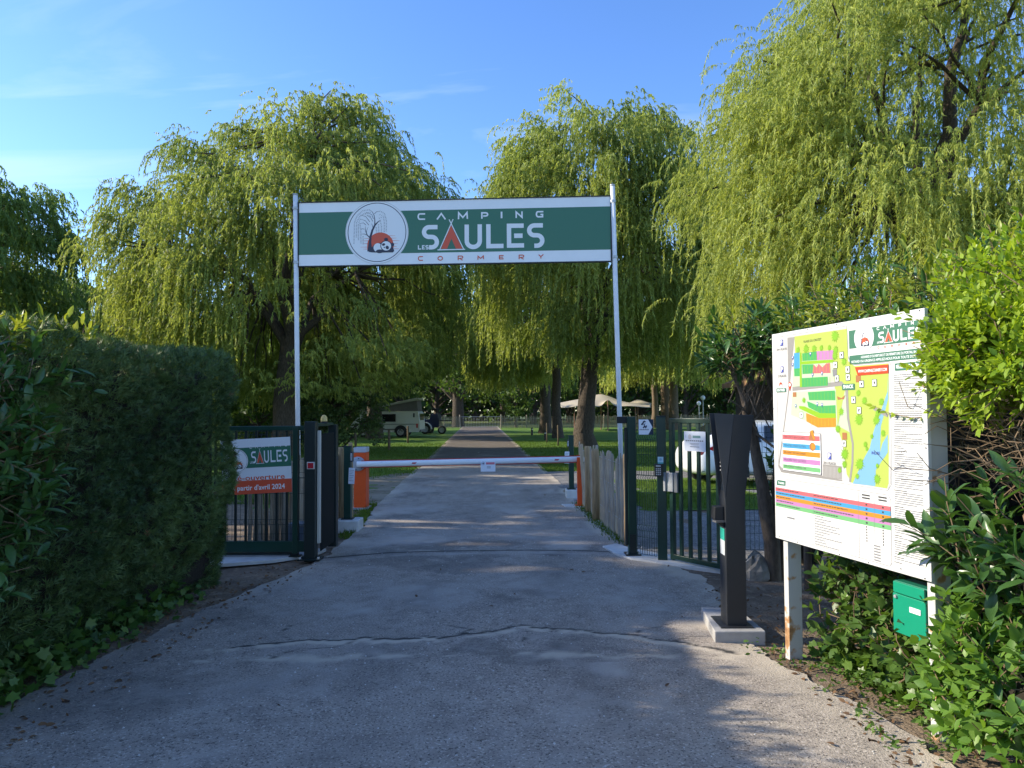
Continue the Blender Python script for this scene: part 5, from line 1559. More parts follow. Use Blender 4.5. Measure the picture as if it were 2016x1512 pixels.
def strands(rg, start, hdir, L, spacing, ll, lw, cvar, droop=0.55):
    """leaf quads along hanging twigs"""
    n = np.maximum(3, (L / spacing).astype(int))
    idx = np.repeat(np.arange(len(L)), n)
    off = np.concatenate([[0], np.cumsum(n)[:-1]])
    k = np.arange(n.sum()) - off[idx]
    s = (k + rg.random(len(k))) * spacing
    H = rg.uniform(0.15, 1.0, len(L))[idx]
    rise = rg.uniform(0.0, 0.35, len(L))[idx]
    e = np.exp(-s / droop)
    ph = rg.uniform(0, 6.28, len(L))[idx]
    sway = 0.07 * np.sin(s * 1.3 + ph) * np.minimum(1, s)
    hd = hdir[idx]
    perp = np.stack([-hd[:, 1], hd[:, 0], np.zeros(len(hd))], -1)
    pos = start[idx] + hd * (H * (1 - e))[:, None] + perp * sway[:, None]
    pos[:, 2] += rise * (s / 0.5) * np.exp(1 - s / 0.5) * 0.7 - (s - droop * 0.8 * (1 - e))
    m = len(s)
    d = unit(np.array([0, 0, -1.0]) * 0.75 + hd * 0.15 + rg.normal(0, 0.33, (m, 3)))
    side = unit(np.cross(d, rg.normal(size=(m, 3))))
    lenv = ll * rg.uniform(0.7, 1.3, m) * np.where(s > L[idx] * 0.85, 0.8, 1.0)
    wv = lw * rg.uniform(0.7, 1.25, m)
    b = pos; t = pos + d * lenv[:, None]
    v = np.stack([b + side * wv[:, None] / 2, t, b - side * wv[:, None] / 2], 1).reshape(-1, 3)
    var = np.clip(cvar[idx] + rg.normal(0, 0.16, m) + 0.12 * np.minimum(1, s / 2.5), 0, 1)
    return v, np.repeat(var, 3)


def trunk_mesh(rg, path, rad, n=14, rough=0.10):
    vs = []; fs = []
    P = [Vector(p) for p in path]
    bump = rg.uniform(0.85, 1.15, n)
    for i, p in enumerate(P):
        tdir = (P[min(i + 1, len(P) - 1)] - P[max(i - 1, 0)]).normalized()
        u = tdir.cross(Vector((0, 1, 0.1))).normalized(); w = tdir.cross(u)
        for j in range(n):
            a = 2 * PI * j / n
            k = rad[i] * (0.6 + 0.4 * bump[j]) * (1 + rg.normal(0, rough * 0.5))
            vs.append(p + u * math.cos(a) * k + w * math.sin(a) * k)
    for i in range(len(P) - 1):
        for j in range(n):
            fs.append((i * n + j, i * n + (j + 1) % n, (i + 1) * n + (j + 1) % n, (i + 1) * n + j))
    return vs, fs


def curve_pts(a, b, up, n=6, rg=None, wob=0.0):
    a = np.asarray(a, float); b = np.asarray(b, float)
    c = (a + b) / 2 + np.array([0, 0, up])
    out = []
    for t in np.linspace(0, 1, n):
        p = (1 - t) ** 2 * a + 2 * t * (1 - t) * c + t * t * b
        if rg is not None and 0 < t < 1: p = p + rg.normal(0, wob, 3)
        out.append(tuple(p))
    return out


def willow(label, x, y, tr, fork, cz, rad, skirt, nclump, K, Lr, spacing, ll, lw, seed, mat_=None, bark=None, lean=(0, 0), group='weeping willows', off=(0, 0), name='willow_tree', limbs=7, zlow=-0.55, vbase=0.5, xmax=None, skirt_r=None):
    rg = np.random.default_rng(seed)
    t = thing(name, label, 'tree', (x, y, 0), 0, group)
    rx, ry, rz = rad
    top = np.array([lean[0], lean[1], fork])
    zs = np.linspace(0, 1, 8)
    path = [(lean[0] * z ** 1.5 + rg.normal(0, 0.03), lean[1] * z ** 1.5, fork * z - 0.1) for z in zs]
    rr_ = [tr * (1.28 - 0.28 * min(1, z * 5)) * (1 - 0.22 * z) for z in zs]
    mb = MB(); v, f = trunk_mesh(rg, path, rr_, 16); mb.add(v, f)
    mb.build('trunk', bark or M_bark, t, smooth=True)
    C0 = np.array([off[0], off[1], cz])
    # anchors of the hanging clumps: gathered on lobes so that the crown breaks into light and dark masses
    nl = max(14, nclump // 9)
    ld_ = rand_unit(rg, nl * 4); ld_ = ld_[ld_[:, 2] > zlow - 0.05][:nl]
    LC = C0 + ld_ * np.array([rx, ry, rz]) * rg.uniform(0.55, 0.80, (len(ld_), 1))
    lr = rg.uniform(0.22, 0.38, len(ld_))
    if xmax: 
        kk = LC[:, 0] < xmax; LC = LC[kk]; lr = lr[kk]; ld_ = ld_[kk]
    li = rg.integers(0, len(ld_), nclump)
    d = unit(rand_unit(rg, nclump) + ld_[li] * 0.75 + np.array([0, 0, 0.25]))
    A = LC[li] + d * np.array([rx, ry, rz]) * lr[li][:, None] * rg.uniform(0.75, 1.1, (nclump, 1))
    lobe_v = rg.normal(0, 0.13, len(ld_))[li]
    A[:, 2] = np.maximum(A[:, 2], skirt + 0.8)
    # limbs
    mb = MB()
    ends = []
    for i in range(limbs):
        a = 2 * PI * i / limbs + rg.uniform(-0.3, 0.3)
        e = C0 + np.array([math.cos(a) * rx * rg.uniform(0.35, 0.6), math.sin(a) * ry * rg.uniform(0.35, 0.6), rz * rg.uniform(-0.1, 0.65)])
        s0 = top + np.array([0, 0, -rg.uniform(0.1, 0.25) * fork])
        p = curve_pts(s0, e, 0.12 * rz, 8, rg, 0.10)
        mb.tube(p, list(np.linspace(tr * 0.40, tr * 0.10, 8)), 7, False)
        ends.append(e); ends.append(np.array(p[4]))
    e = C0 + np.array([0, 0, rz * 0.75]); p = curve_pts(top - np.array([0, 0, 0.3]), e, 0, 8, rg, 0.12)
    mb.tube(p, list(np.linspace(tr * 0.6, tr * 0.08, 8)), 8, False); ends += [e, np.array(p[4])]
    E_ = np.array(ends)
    for a_ in A[::4]:
        q = E_[np.argmin(((E_ - a_) ** 2).sum(1) + np.where(E_[:, 2] > a_[2] + 1, 4, 0))]
        mb.tube(curve_pts(q, a_, 0.35, 5, rg, 0.06), list(np.linspace(tr * 0.13, tr * 0.035, 5)), 5, False)
    mb.build('branches', bark or M_bark, t, smooth=True)
    # hanging foliage
    nA = len(A)
    idx = np.repeat(np.arange(nA), K)
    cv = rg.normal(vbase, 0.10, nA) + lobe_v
    spr = np.array([0.06 * rx, 0.06 * ry, 0.035 * rz])
    st_ = A[idx] + rg.normal(size=(nA * K, 3)) * spr
    hd = st_ - C0; hd[:, 2] = 0
    hd = unit(unit(hd) + rg.normal(0, 0.55, hd.shape) * np.array([1, 1, 0])); 
    hz = np.clip((A[:, 2] - (cz - 0.25 * rz)) / (0.8 * rz), 0, 1)
    Lm = ((Lr[0] + (Lr[1] - Lr[0]) * rg.random(nA) ** 1.5) * (1 - 0.45 * hz))[idx] * rg.uniform(0.35, 1.15, nA * K)
    sk_ = skirt if skirt_r is None else np.where(st_[:, 0] > -0.5, skirt_r, skirt)
    Lm = np.minimum(Lm, np.maximum(0.5, st_[:, 2] - sk_ + rg.normal(0, 0.35, nA * K)))
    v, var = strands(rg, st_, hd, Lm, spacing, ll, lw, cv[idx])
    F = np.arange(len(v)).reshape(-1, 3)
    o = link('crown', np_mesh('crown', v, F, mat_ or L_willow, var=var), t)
    return t


def leafy_tree(label, x, y, h, rad, tr, nclump, K, ls, seed, mat_=None, group='woodland trees', name='leafy_tree', low=0.25, cat='tree', bark=None):
    rg = np.random.default_rng(seed)
    t = thing(name, label, cat, (x, y, -0.03), 0, group)
    rx, ry = rad
    path = [(rg.normal(0, 0.04) * i, rg.normal(0, 0.04) * i, h * 0.8 * i / 6) for i in range(7)]
    mb = MB(); v, f = trunk_mesh(rg, path, list(np.linspace(tr, tr * 0.25, 7)), 10); mb.add(v, f)
    mb.build('trunk', bark or M_bark, t, smooth=True)
    cz = h * (1 + low) / 2; rz = h * (1 - low) / 2
    d = rand_unit(rg, nclump)
    k = rg.uniform(0.55, 1.0, nclump) * (1 + 0.15 * np.sin(d[:, 0] * 4 + seed) + rg.normal(0, 0.07, nclump))
    A = np.array([0, 0, cz]) + d * np.array([rx, ry, rz]) * k[:, None]
    mb = MB()
    for a_ in A[:: max(1, nclump // 26)]:
        z0 = min(h * 0.75, max(h * low * 0.7, a_[2] - rz * 0.5))
        mb.tube(curve_pts((0, 0, z0), a_, 0.1, 5, rg, 0.05), list(np.linspace(tr * 0.4, tr * 0.08, 5)), 5, False)
    mb.build('branches', bark or M_bark, t)
    idx = np.repeat(np.arange(nclump), K)
    cr = 0.22 * min(rx, rz) * rg.uniform(0.7, 1.3, nclump)
    q = rand_unit(rg, nclump * K) * (rg.random((nclump * K, 1)) ** 0.4)
    pos = A[idx] + q * cr[idx][:, None] * np.array([1.1, 1.1, 0.85])
    n = len(pos)
    dd = unit(rg.normal(size=(n, 3)) + np.array([0, 0, -0.25])); sd = unit(np.cross(dd, rg.normal(size=(n, 3))))
    l_ = ls * rg.uniform(0.6, 1.3, n); w_ = l_ * 0.55
    v = np.stack([pos, pos + dd * (l_ * 0.45)[:, None] + sd * w_[:, None] / 2, pos + dd * l_[:, None], pos + dd * (l_ * 0.45)[:, None] - sd * w_[:, None] / 2], 1).reshape(-1, 3)
    var = np.clip(rg.normal(0.5, 0.16, nclump)[idx] + rg.normal(0, 0.15, n), 0, 1)
    link('crown', np_mesh('crown', v, np.arange(len(v)).reshape(-1, 4), mat_ or L_wood, var=np.repeat(var, 4)), t)
    return t


# ---- the willows (positions surveyed from the photograph)
willow('broad weeping willow left of the sign, lit on its left side', -8.7, 28.0, 0.46, 4.6, 7.2, (6.5, 5.2, 6.4), 1.7, 640, 23, (1.0, 3.6), 0.042, 0.16, 0.045, 11, lean=(0.3, 0), off=(0.1, 0), zlow=-0.8, skirt_r=2.8)
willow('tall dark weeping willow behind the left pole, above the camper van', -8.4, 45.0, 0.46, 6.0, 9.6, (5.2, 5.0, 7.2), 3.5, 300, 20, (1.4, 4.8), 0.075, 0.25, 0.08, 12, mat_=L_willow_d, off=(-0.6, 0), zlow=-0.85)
willow('tall weeping willow with a thick leaning trunk right of the sign', 3.25, 33.0, 0.43, 5.0, 8.9, (5.5, 5.0, 7.0), 3.3, 560, 20, (1.0, 4.0), 0.05, 0.18, 0.055, 13, lean=(0.35, 0.1), off=(1.2, 0), vbase=0.45, zlow=-0.8)
willow('slim dark trunked willow on the right lawn, nearer of a pair', 2.70, 43.5, 0.30, 5.0, 7.8, (4.2, 4.0, 4.8), 2.9, 210, 20, (1.2, 3.6), 0.085, 0.26, 0.085, 14, lean=(-0.1, 0), off=(-1.5, 0.5), zlow=-0.8, vbase=0.6)
willow('dark trunked willow on the right lawn, farther of a pair', 2.40, 52.5, 0.40, 5.0, 8.2, (4.6, 4.0, 5.2), 2.8, 210, 18, (1.2, 3.8), 0.095, 0.28, 0.095, 15, off=(-1.6, 0), zlow=-0.8, vbase=0.6)
willow('huge sunlit weeping willow filling the upper right', 9.9, 18.5, 0.46, 5.5, 6.6, (6.7, 4.4, 9.4), 2.5, 860, 22, (0.7, 3.2), 0.031, 0.135, 0.030, 16, lean=(0.2, 0), off=(2.2, 0), limbs=9, vbase=0.75, zlow=-0.4, xmax=5.2)
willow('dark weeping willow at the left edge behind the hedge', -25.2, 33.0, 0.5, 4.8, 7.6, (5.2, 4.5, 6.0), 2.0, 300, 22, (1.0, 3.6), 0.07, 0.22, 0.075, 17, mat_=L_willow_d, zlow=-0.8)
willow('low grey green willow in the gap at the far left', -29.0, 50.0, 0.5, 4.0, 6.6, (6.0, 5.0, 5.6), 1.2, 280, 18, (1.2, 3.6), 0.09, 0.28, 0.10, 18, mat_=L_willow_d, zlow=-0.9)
willow('sunlit willow with the middle sunlit trunk on the right lawn', 12.9, 62.0, 0.40, 5.0, 8.8, (7.0, 5.0, 6.2), 3.2, 230, 18, (1.4, 4.4), 0.10, 0.29, 0.11, 19, bark=M_bark_sun, zlow=-0.8, vbase=0.65)
for (px, d, lb_, tr) in ((1289, 66, 'left sunlit trunk', 0.30), (1326, 60, 'right sunlit trunk', 0.42)):
    willow('willow with the %s of the sunlit group on the right lawn' % lb_, (px - 1008) / 1450 * d, d, tr, 5.0, 8.5, (4.5, 4.0, 4.8), 3.6, 90, 16, (1.4, 3.6), 0.11, 0.30, 0.10, 20 + px, bark=M_bark_sun, zlow=-0.8)
# trees out of view on the left whose shade falls over the gate
willow('willow standing outside the picture on the left of the entrance', -18.6, 13.1, 0.5, 4.8, 8.2, (5.0, 5.3, 5.4), 1.6, 300, 18, (1.2, 4.0), 0.15, 0.36, 0.24, 41, mat_=L_willow_d)
willow('second willow standing outside the picture on the left of the entrance', -22.5, 22.0, 0.5, 4.5, 7.2, (5.0, 4.5, 4.8), 1.6, 140, 15, (1.2, 4.0), 0.2, 0.38, 0.22, 42, mat_=L_willow_d)

# woodland beyond
rgw = random.Random(77)
leafy_tree('dark green tree with a straight trunk at the left of the far gate', -5.6, 76, 17.5, (5.0, 5.0), 0.65, 120, 60, 0.42, 51, low=0.2)
k = 0
for (px, d, h, r_) in ((560, 85, 14, 6), (640, 95, 15, 6), (720, 90, 14, 6), (790, 88, 15, 5), (860, 100, 17, 6), (990, 105, 17, 6), (1050, 92, 14, 6), (1120, 100, 15, 6), (1190, 95, 14, 6), (1260, 100, 15, 7), (1350, 92, 14, 6), (1430, 95, 15, 7), (1520, 90, 14, 7), (480, 88, 13, 6), (390, 92, 13, 7), (300, 90, 12, 7), (215, 92, 13, 7), (120, 95, 12, 7), (30, 90, 12, 7), (935, 118, 13, 7)):
    words_ = ['leftmost', 'second', 'third', 'fourth', 'fifth', 'sixth', 'seventh', 'eighth', 'ninth', 'tenth', 'eleventh', 'twelfth', 'thirteenth', 'fourteenth', 'fifteenth', 'sixteenth', 'seventeenth', 'eighteenth', 'nineteenth', 'twentieth']
    order = sorted([560, 640, 720, 790, 860, 990, 1050, 1120, 1190, 1260, 1350, 1430, 1520, 480, 390, 300, 215, 120, 30, 935]).index(px)
    leafy_tree('%s tree, counted from the left, of the wood behind the far fence' % words_[order], (px - 1008) / 1450 * d, d, h * rgw.uniform(0.9, 1.1), (r_, r_), 0.4, 70, 46, 0.62, 100 + px, low=0.08)
    k += 1
# shrubs on the lawn
leafy_tree('large dark evergreen shrub on the lawn behind the left sign pole', -7.6, 31.5, 3.3, (2.0, 1.6), 0.15, 110, 70, 0.16, 61, low=0.02, name='evergreen_shrub', cat='shrub', group='shrubs', mat_=L_thuja)
leafy_tree('leafy shrub behind the gate banner on the left', -11.2, 33.0, 2.8, (1.7, 1.5), 0.12, 80, 60, 0.18, 62, low=0.02, name='leafy_shrub', cat='shrub', group='shrubs')
leafy_tree('yellow green shrub far behind the left gate bars', -16.5, 46.0, 4.5, (3.2, 2.5), 0.15, 80, 50, 0.3, 63, low=0.02, name='leafy_shrub', cat='shrub', group='shrubs', mat_=L_willow)
leafy_tree('dark tree on the far left lawn, behind the camper van', -17.0, 57.0, 14.0, (5.0, 5.0), 0.4, 110, 46, 0.45, 71, low=0.1)
for (x_, y_, h_, lb_) in ((-14.5, 50.5, 5.2, 'tall dark shrub at the left end of the camper van'), (-13.5, 61.0, 5.0, 'tall dark shrub on the far left lawn before the fence'), (-13.0, 41.0, 4.6, 'tall dark shrub on the left lawn between the willow trunks')):
    leafy_tree(lb_, x_, y_, h_, (2.8, 2.8), 0.15, 80, 42, 0.34, int(70 + y_), low=0.02, name='leafy_shrub', cat='shrub', group='shrubs')
leafy_tree('small round tree before the far fence, right of the road end', 0.4, 71.5, 4.4, (2.0, 1.8), 0.15, 60, 40, 0.3, 64, low=0.25, name='small_tree', group='small trees')

# the wood far behind reads as one dark mass
rg = np.random.default_rng(900)
n = 40000
px_ = rg.uniform(-120, 120, n); dep = 118 + 26 * rg.random(n)
top = 13 + 2.5 * fbm1(px_, 12, 0.12, 4)
zz = top * rg.random(n) ** 0.8
pos = np.stack([px_, dep + 2.5 * fbm2(px_, zz, 13, 0.4, 3), zz], -1)
dd = unit(rg.normal(size=(n, 3))); sd = unit(np.cross(dd, rg.normal(size=(n, 3)))); l_ = rg.uniform(0.8, 1.9, n)
v = np.stack([pos, pos + dd * (l_ * 0.45)[:, None] + sd * (l_ * 0.35)[:, None], pos + dd * l_[:, None], pos + dd * (l_ * 0.45)[:, None] - sd * (l_ * 0.35)[:, None]], 1).reshape(-1, 3)
var = np.clip(0.4 + 0.25 * fbm2(px_, zz, 14, 0.5, 3) + rg.normal(0, 0.15, n), 0, 1)
tag(link('far_wood', np_mesh('far_wood', v, np.arange(4 * n).reshape(-1, 4), L_wood, var=np.repeat(var, 4))), 'dark continuous wood along the horizon', 'wood', None, 'stuff')

# ---- clipped cypress hedge on the left
rg = np.random.default_rng(200)
fan_v = []; fan_f = []
def fan_leaf(x0, y0, ang, ln, w, z):
    b = len(fan_v); c, s = math.sin(ang), math.cos(ang)
    for (a, o_) in ((0, 0), (0.45, w), (1, 0), (0.45, -w)):
        fan_v.append((x0 + c * a * ln + s * o_, y0 + s * a * ln - c * o_, z * a))
    fan_f.append((b, b + 1, b + 2, b + 3))
fan_leaf(0, 0.0, 0, 1.0, 0.035, -0.05)
for (y0, a, l) in ((0.15, 0.6, 0.5), (0.25, -0.6, 0.48), (0.45, 0.5, 0.38), (0.55, -0.5, 0.34)):
    fan_leaf(0, y0, a, l, 0.032, -0.06)
FAN = (fan_v, fan_f)

hd_ = thing('cypress_hedge', 'tall clipped dark green cypress hedge on the left of the driveway', 'hedge', (-3.50, 5.8, 0), R(-6.5))
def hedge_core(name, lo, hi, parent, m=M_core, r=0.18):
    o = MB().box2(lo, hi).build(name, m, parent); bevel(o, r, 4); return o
hedge_core('dark_core', (-0.75, -1.85, 0.02), (0.52, 1.38, 2.05), hd_)
def hedge_points(n, lo, hi, faces, seed):
    r = np.random.default_rng(seed)
    lo = np.array(lo); hi = np.array(hi); ext = hi - lo
    P = []; Nn = []
    tot = sum(w for _, _, w in faces)
    for ax, sg, w in faces:
        m = int(n * w / tot)
        p = lo + r.random((m, 3)) * ext
        p[:, ax] = hi[ax] if sg > 0 else lo[ax]
        nn = np.zeros((m, 3)); nn[:, ax] = sg
        # round the edges
        c = (lo + hi) / 2; h = ext / 2; q = (p - c) / h
        rnd = 0.30
        for b2 in range(3):
            if b2 == ax: continue
            ov = np.clip((np.abs(q[:, b2]) * h[b2] - (h[b2] - rnd)) / rnd, 0, 1)
            if b2 == 2: ov = np.where(q[:, 2] < 0, 0, ov)
            p[:, ax] -= sg * rnd * (1 - np.sqrt(1 - ov ** 2 * 0.98))
            nn[:, b2] += np.sign(q[:, b2]) * ov * 1.2
        P.append(p); Nn.append(nn)
    return np.concatenate(P), unit(np.concatenate(Nn))
P, Nn = hedge_points(29000, (-0.85, -1.95, 0.0), (0.66, 1.52, 2.2), [(0, 1, 9.0), (2, 1, 3.6), (1, 1, 1.6), (1, -1, 0.6)], 3)
P = P + Nn * (0.07 * fbm2(P[:, 1] * 3, P[:, 2] * 3, 5, 1.0, 4))[:, None] + rg.normal(0, 0.012, P.shape)
low = np.clip(1 - P[:, 2] / 0.7, 0, 1) * (P[:, 0] > 0.4)
P[:, 0] -= low * 0.14
D = unit(Nn * 0.75 + np.array([0, 0, 0.35]) + rg.normal(0, 0.45, P.shape))
U_ = Nn + rg.normal(0, 0.6, P.shape)
var = np.clip(0.45 + 0.22 * fbm2(P[:, 1] * 2, P[:, 2] * 2, 9, 1.5, 4) + rg.normal(0, 0.15, len(P)), 0, 1)
Pin = P - D * 0.05
link('foliage', place_template(*FAN, Pin, D, U_, rg.uniform(0.065, 0.13, len(P)), var, 'foliage', L_thuja), hd_)
# a dry brown patch and stray dead sprays
sel = rg.choice(len(P), 260, replace=False)
dist = np.hypot(P[:, 1] + 1.15, P[:, 2] - 1.35) + (P[:, 0] < 0.4) * 9
near = np.where(dist < 0.28)[0]
near = near[rg.random(len(near)) < 0.55]
sel = np.concatenate([sel, near])
link('dry_sprays', place_template(*FAN, P[sel] - D[sel] * 0.03, D[sel], U_[sel], rg.uniform(0.05, 0.10, len(sel)), rg.uniform(0.2, 0.9, len(sel)), 'dry_sprays', L_dead), hd_)['kind'] = 'stuff'


def twigs(n, org, dirs, ln, r0, seed, wob=0.03):
    r = np.random.default_rng(seed); mb = MB()
    for i in range(n):
        a = org[i]; d = dirs[i]; L = ln * r.uniform(0.6, 1.3)
        p = [tuple(a + d * L * t + r.normal(0, wob, 3) * (t > 0)) for t in np.linspace(0, 1, 4)]
        mb.tube(p, list(np.linspace(r0, r0 * 0.45, 4)), 4, False)
    return mb


def shrub(name, label, base, blobs, tmpl, m, leaf, nshoot, nleaf, slen, ang, seed, cat='shrub', group=None, core=None, stems=None, zmin=-0.5, up=0.45, face=None, tip=0.5, young=None, wid=None):
    """shrub of leafy shoots over a few overlapping lobes; parts: stems, twigs, foliage"""
    r = np.random.default_rng(seed)
    t = thing(name, label, cat, base, 0, group)
    b0 = np.array(base)
    O = []; Dn = []
    tot = sum(b[2] for b in blobs)
    for c, rad, w in blobs:
        m_ = int(nshoot * w / tot)
        p, nn = surf_ellipsoid(r, m_, np.array(c) - b0, np.array(rad), zmin, 0.10)
        dep = r.random((len(p), 1)) ** 2
        p = p - nn * dep * 0.3 * np.array(rad).min()
        O.append(p); Dn.append(nn)
    O = np.concatenate(O); Dn = np.concatenate(Dn)
    if face is not None:
        kp_ = (Dn @ np.array(face)) > -0.35
        O = O[kp_]; Dn = Dn[kp_]
    Dn = unit(Dn * 0.8 + np.array([0, 0, up]) + r.normal(0, 0.35, Dn.shape))
    O = O - Dn * slen * 0.6
    O[:, 2] = np.maximum(O[:, 2], 0.03)
    pos, ld, upv, idx = shoots(r, O, Dn, nleaf, slen, ang, tip)
    var = np.clip(r.normal(0.45, 0.15, len(O))[idx] + r.normal(0, 0.14, len(pos)), 0, 1)
    sc = leaf * r.uniform(0.65, 1.2, len(pos))
    pos[:, 2] = np.maximum(pos[:, 2], 0.02)
    w_ = r.uniform(0.85, 1.2, len(pos)) * (wid or 1.0)
    if young is None:
        link('foliage', place_template(*tmpl, pos, ld, upv, sc, var, 'foliage', m, w_), t)
    else:
        yk = (r.random(len(O)) < young[1])[idx] & ((pos + b0)[:, 2] > young[2])
        link('foliage', place_template(*tmpl, pos[~yk], ld[~yk], upv[~yk], sc[~yk], var[~yk], 'foliage', m, w_[~yk]), t)
        if yk.any():
            link('young_foliage', place_template(*tmpl, pos[yk], ld[yk], upv[yk], sc[yk] * 0.8, var[yk], 'young_foliage', young[0], w_[yk]), t)
    k_ = min(len(O), 260)
    ii = r.choice(len(O), k_, replace=False)
    twigs(k_, O[ii] - Dn[ii] * slen * 0.5, Dn[ii], slen * 1.5, 0.0045, seed + 1, 0.012).build('twigs', M_twig, t)['kind'] = 'stuff'
    if stems:
        mb = MB()
        for path, r0, r1 in stems:
            path = [tuple(np.array(p) - b0) for p in path]
            mb.tube(path, list(np.linspace(r0, r1, len(path))), 8, False)
        mb.build('stems', M_stem, t, smooth=True)
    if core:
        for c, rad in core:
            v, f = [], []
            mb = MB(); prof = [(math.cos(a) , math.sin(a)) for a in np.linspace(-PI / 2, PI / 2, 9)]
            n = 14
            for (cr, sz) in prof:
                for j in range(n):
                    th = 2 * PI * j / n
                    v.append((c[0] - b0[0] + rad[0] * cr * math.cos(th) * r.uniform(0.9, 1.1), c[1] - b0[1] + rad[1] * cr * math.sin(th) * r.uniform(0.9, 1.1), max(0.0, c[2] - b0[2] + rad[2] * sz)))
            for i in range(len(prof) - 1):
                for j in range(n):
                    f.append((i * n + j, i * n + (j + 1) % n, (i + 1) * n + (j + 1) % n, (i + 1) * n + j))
            mb.add(v, f); mb.build('dark_core', M_core, t)
    return t


rs0 = np.random.default_rng(44)
# laurel at the left end of the hedge, running on beside the camera
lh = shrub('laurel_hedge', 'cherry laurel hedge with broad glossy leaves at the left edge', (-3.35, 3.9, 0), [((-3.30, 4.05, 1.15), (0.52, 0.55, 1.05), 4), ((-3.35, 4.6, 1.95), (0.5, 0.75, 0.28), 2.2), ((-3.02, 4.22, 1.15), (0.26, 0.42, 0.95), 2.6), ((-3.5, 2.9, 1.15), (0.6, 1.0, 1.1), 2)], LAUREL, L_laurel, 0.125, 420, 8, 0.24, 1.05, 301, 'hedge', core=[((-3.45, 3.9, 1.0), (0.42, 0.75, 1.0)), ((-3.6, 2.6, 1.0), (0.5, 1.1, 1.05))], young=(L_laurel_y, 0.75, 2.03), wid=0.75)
O = np.stack([rs0.uniform(-3.6, -2.98, 70), rs0.uniform(3.9, 5.5, 70), rs0.uniform(2.02, 2.16, 70)], -1) - np.array([-3.35, 3.9, 0])
sp_, sd_, su_, si_ = shoots(rs0, O, unit(np.array([0.1, 0, 1.0]) + rs0.normal(0, 0.28, (70, 3))), 6, 0.15, 0.75)
link('top_shoots', place_template(*LAUREL, sp_, sd_, su_, rs0.uniform(0.06, 0.11, len(sp_)), np.clip(rs0.normal(0.55, 0.25, len(sp_)), 0, 1), 'top_shoots', L_laurel_y, np.full(len(sp_), 0.75)), lh)['kind'] = 'stuff'

lh2 = shrub('laurel_hedge', 'cherry laurel hedge continuing beside the camera on the left', (-3.9, -0.5, 0), [((-3.9, -0.5, 1.1), (0.8, 2.9, 1.15), 1)], LAUREL, L_laurel, 0.13, 160, 8, 0.3, 1.05, 302, 'hedge', core=[((-3.95, -0.5, 1.0), (0.7, 2.9, 1.2))])

# ivy at the foot of the left hedge
def ground_leaves(name, label, n, fpos, tmpl, m, sc, seed, kind='stuff', flat=0.5, cat=None, var0=0.45):
    r = np.random.default_rng(seed)
    pos = fpos(r, n)
    n = len(pos)
    d = unit(r.normal(size=(n, 3)) * np.array([1, 1, 0.4])); up = np.array([0, 0, 1.0]) * flat + r.normal(0, 0.35, (n, 3)) + np.array([0.1, -0.25, 0])
    me = place_template(*tmpl, pos, d, up, sc * r.uniform(0.6, 1.25, n), np.clip(r.normal(var0, 0.2, n), 0, 1), name, m)
    return tag(link(name, me), label, cat, None, kind)
def ivy_left(r, n):
    y = 3.9 + 2.6 * r.random(n) ** 1.5; z = np.abs(r.normal(0, 0.13, n)) * np.clip(1.3 - (y - 4) * 0.25, 0.4, 1.3) + 0.03
    x = -2.93 + (y - 4) * 0.045 + r.normal(0, 0.09, n) - z * 0.15
    return np.stack([x, y, z], -1)
ground_leaves('ivy', 'green ivy creeping along the foot of the left hedge', 750, ivy_left, IVY, L_ivy, 0.075, 5, cat='ivy', var0=0.35)

# small laurel tree with bare twisted stems behind the access column
rs = np.random.default_rng(8)
lt_stems = [([(2.52, 7.2, -0.03), (2.50, 7.15, 0.35), (2.42, 7.1, 0.72), (2.40, 7.1, 0.92), (2.33, 7.05, 1.2), (2.27, 7.0, 1.5), (2.18, 6.95, 1.8), (2.05, 6.9, 2.1)], 0.085, 0.028),
            ([(2.62, 7.25, -0.03), (2.60, 7.2, 0.5), (2.56, 7.15, 0.9), (2.58, 7.1, 1.4), (2.5, 7.0, 1.8), (2.35, 6.9, 2.15)], 0.075, 0.025),
            ([(2.33, 7.05, 1.2), (2.2, 6.95, 1.62), (2.25, 6.9, 1.95), (2.3, 6.85, 2.2)], 0.04, 0.02), ([(2.58, 7.1, 1.4), (2.75, 7.0, 1.7), (2.8, 6.9, 2.1)], 0.045, 0.02),
            ([(2.27, 7.0, 1.45), (2.5, 6.9, 1.25), (2.62, 6.85, 1.1)], 0.014, 0.008), ([(2.7, 6.8, 0.0), (2.68, 6.75, 0.6), (2.66, 6.7, 1.3), (2.6, 6.6, 2.0)], 0.04, 0.02)]
for i in range(46):
    a = np.array([rs.uniform(2.05, 2.75), rs.uniform(6.7, 7.1), rs.uniform(1.45, 1.85)])
    e = a + np.array([rs.normal(0, 0.18), rs.normal(-0.05, 0.1), rs.uniform(0.25, 0.55)])
    lt_stems.append(([tuple(a), tuple((a + e) / 2 + rs.normal(0, 0.05, 3)), tuple(e)], rs.uniform(0.004, 0.009), 0.003))
shrub('laurel_tree', 'small laurel with bare twisted stems and a leafy top behind the access column', (2.55, 7.2, 0), [((2.2, 6.8, 2.22), (0.36, 0.4, 0.30), 2.4), ((2.6, 6.6, 2.25), (0.4, 0.4, 0.34), 2.0), ((2.02, 6.9, 2.08), (0.2, 0.22, 0.16), 0.8)], LAUREL, L_laurel, 0.13, 170, 9, 0.2, 0.95, 305, 'tree', stems=lt_stems, young=(L_laurel_y, 0.45, 2.35), wid=0.62)

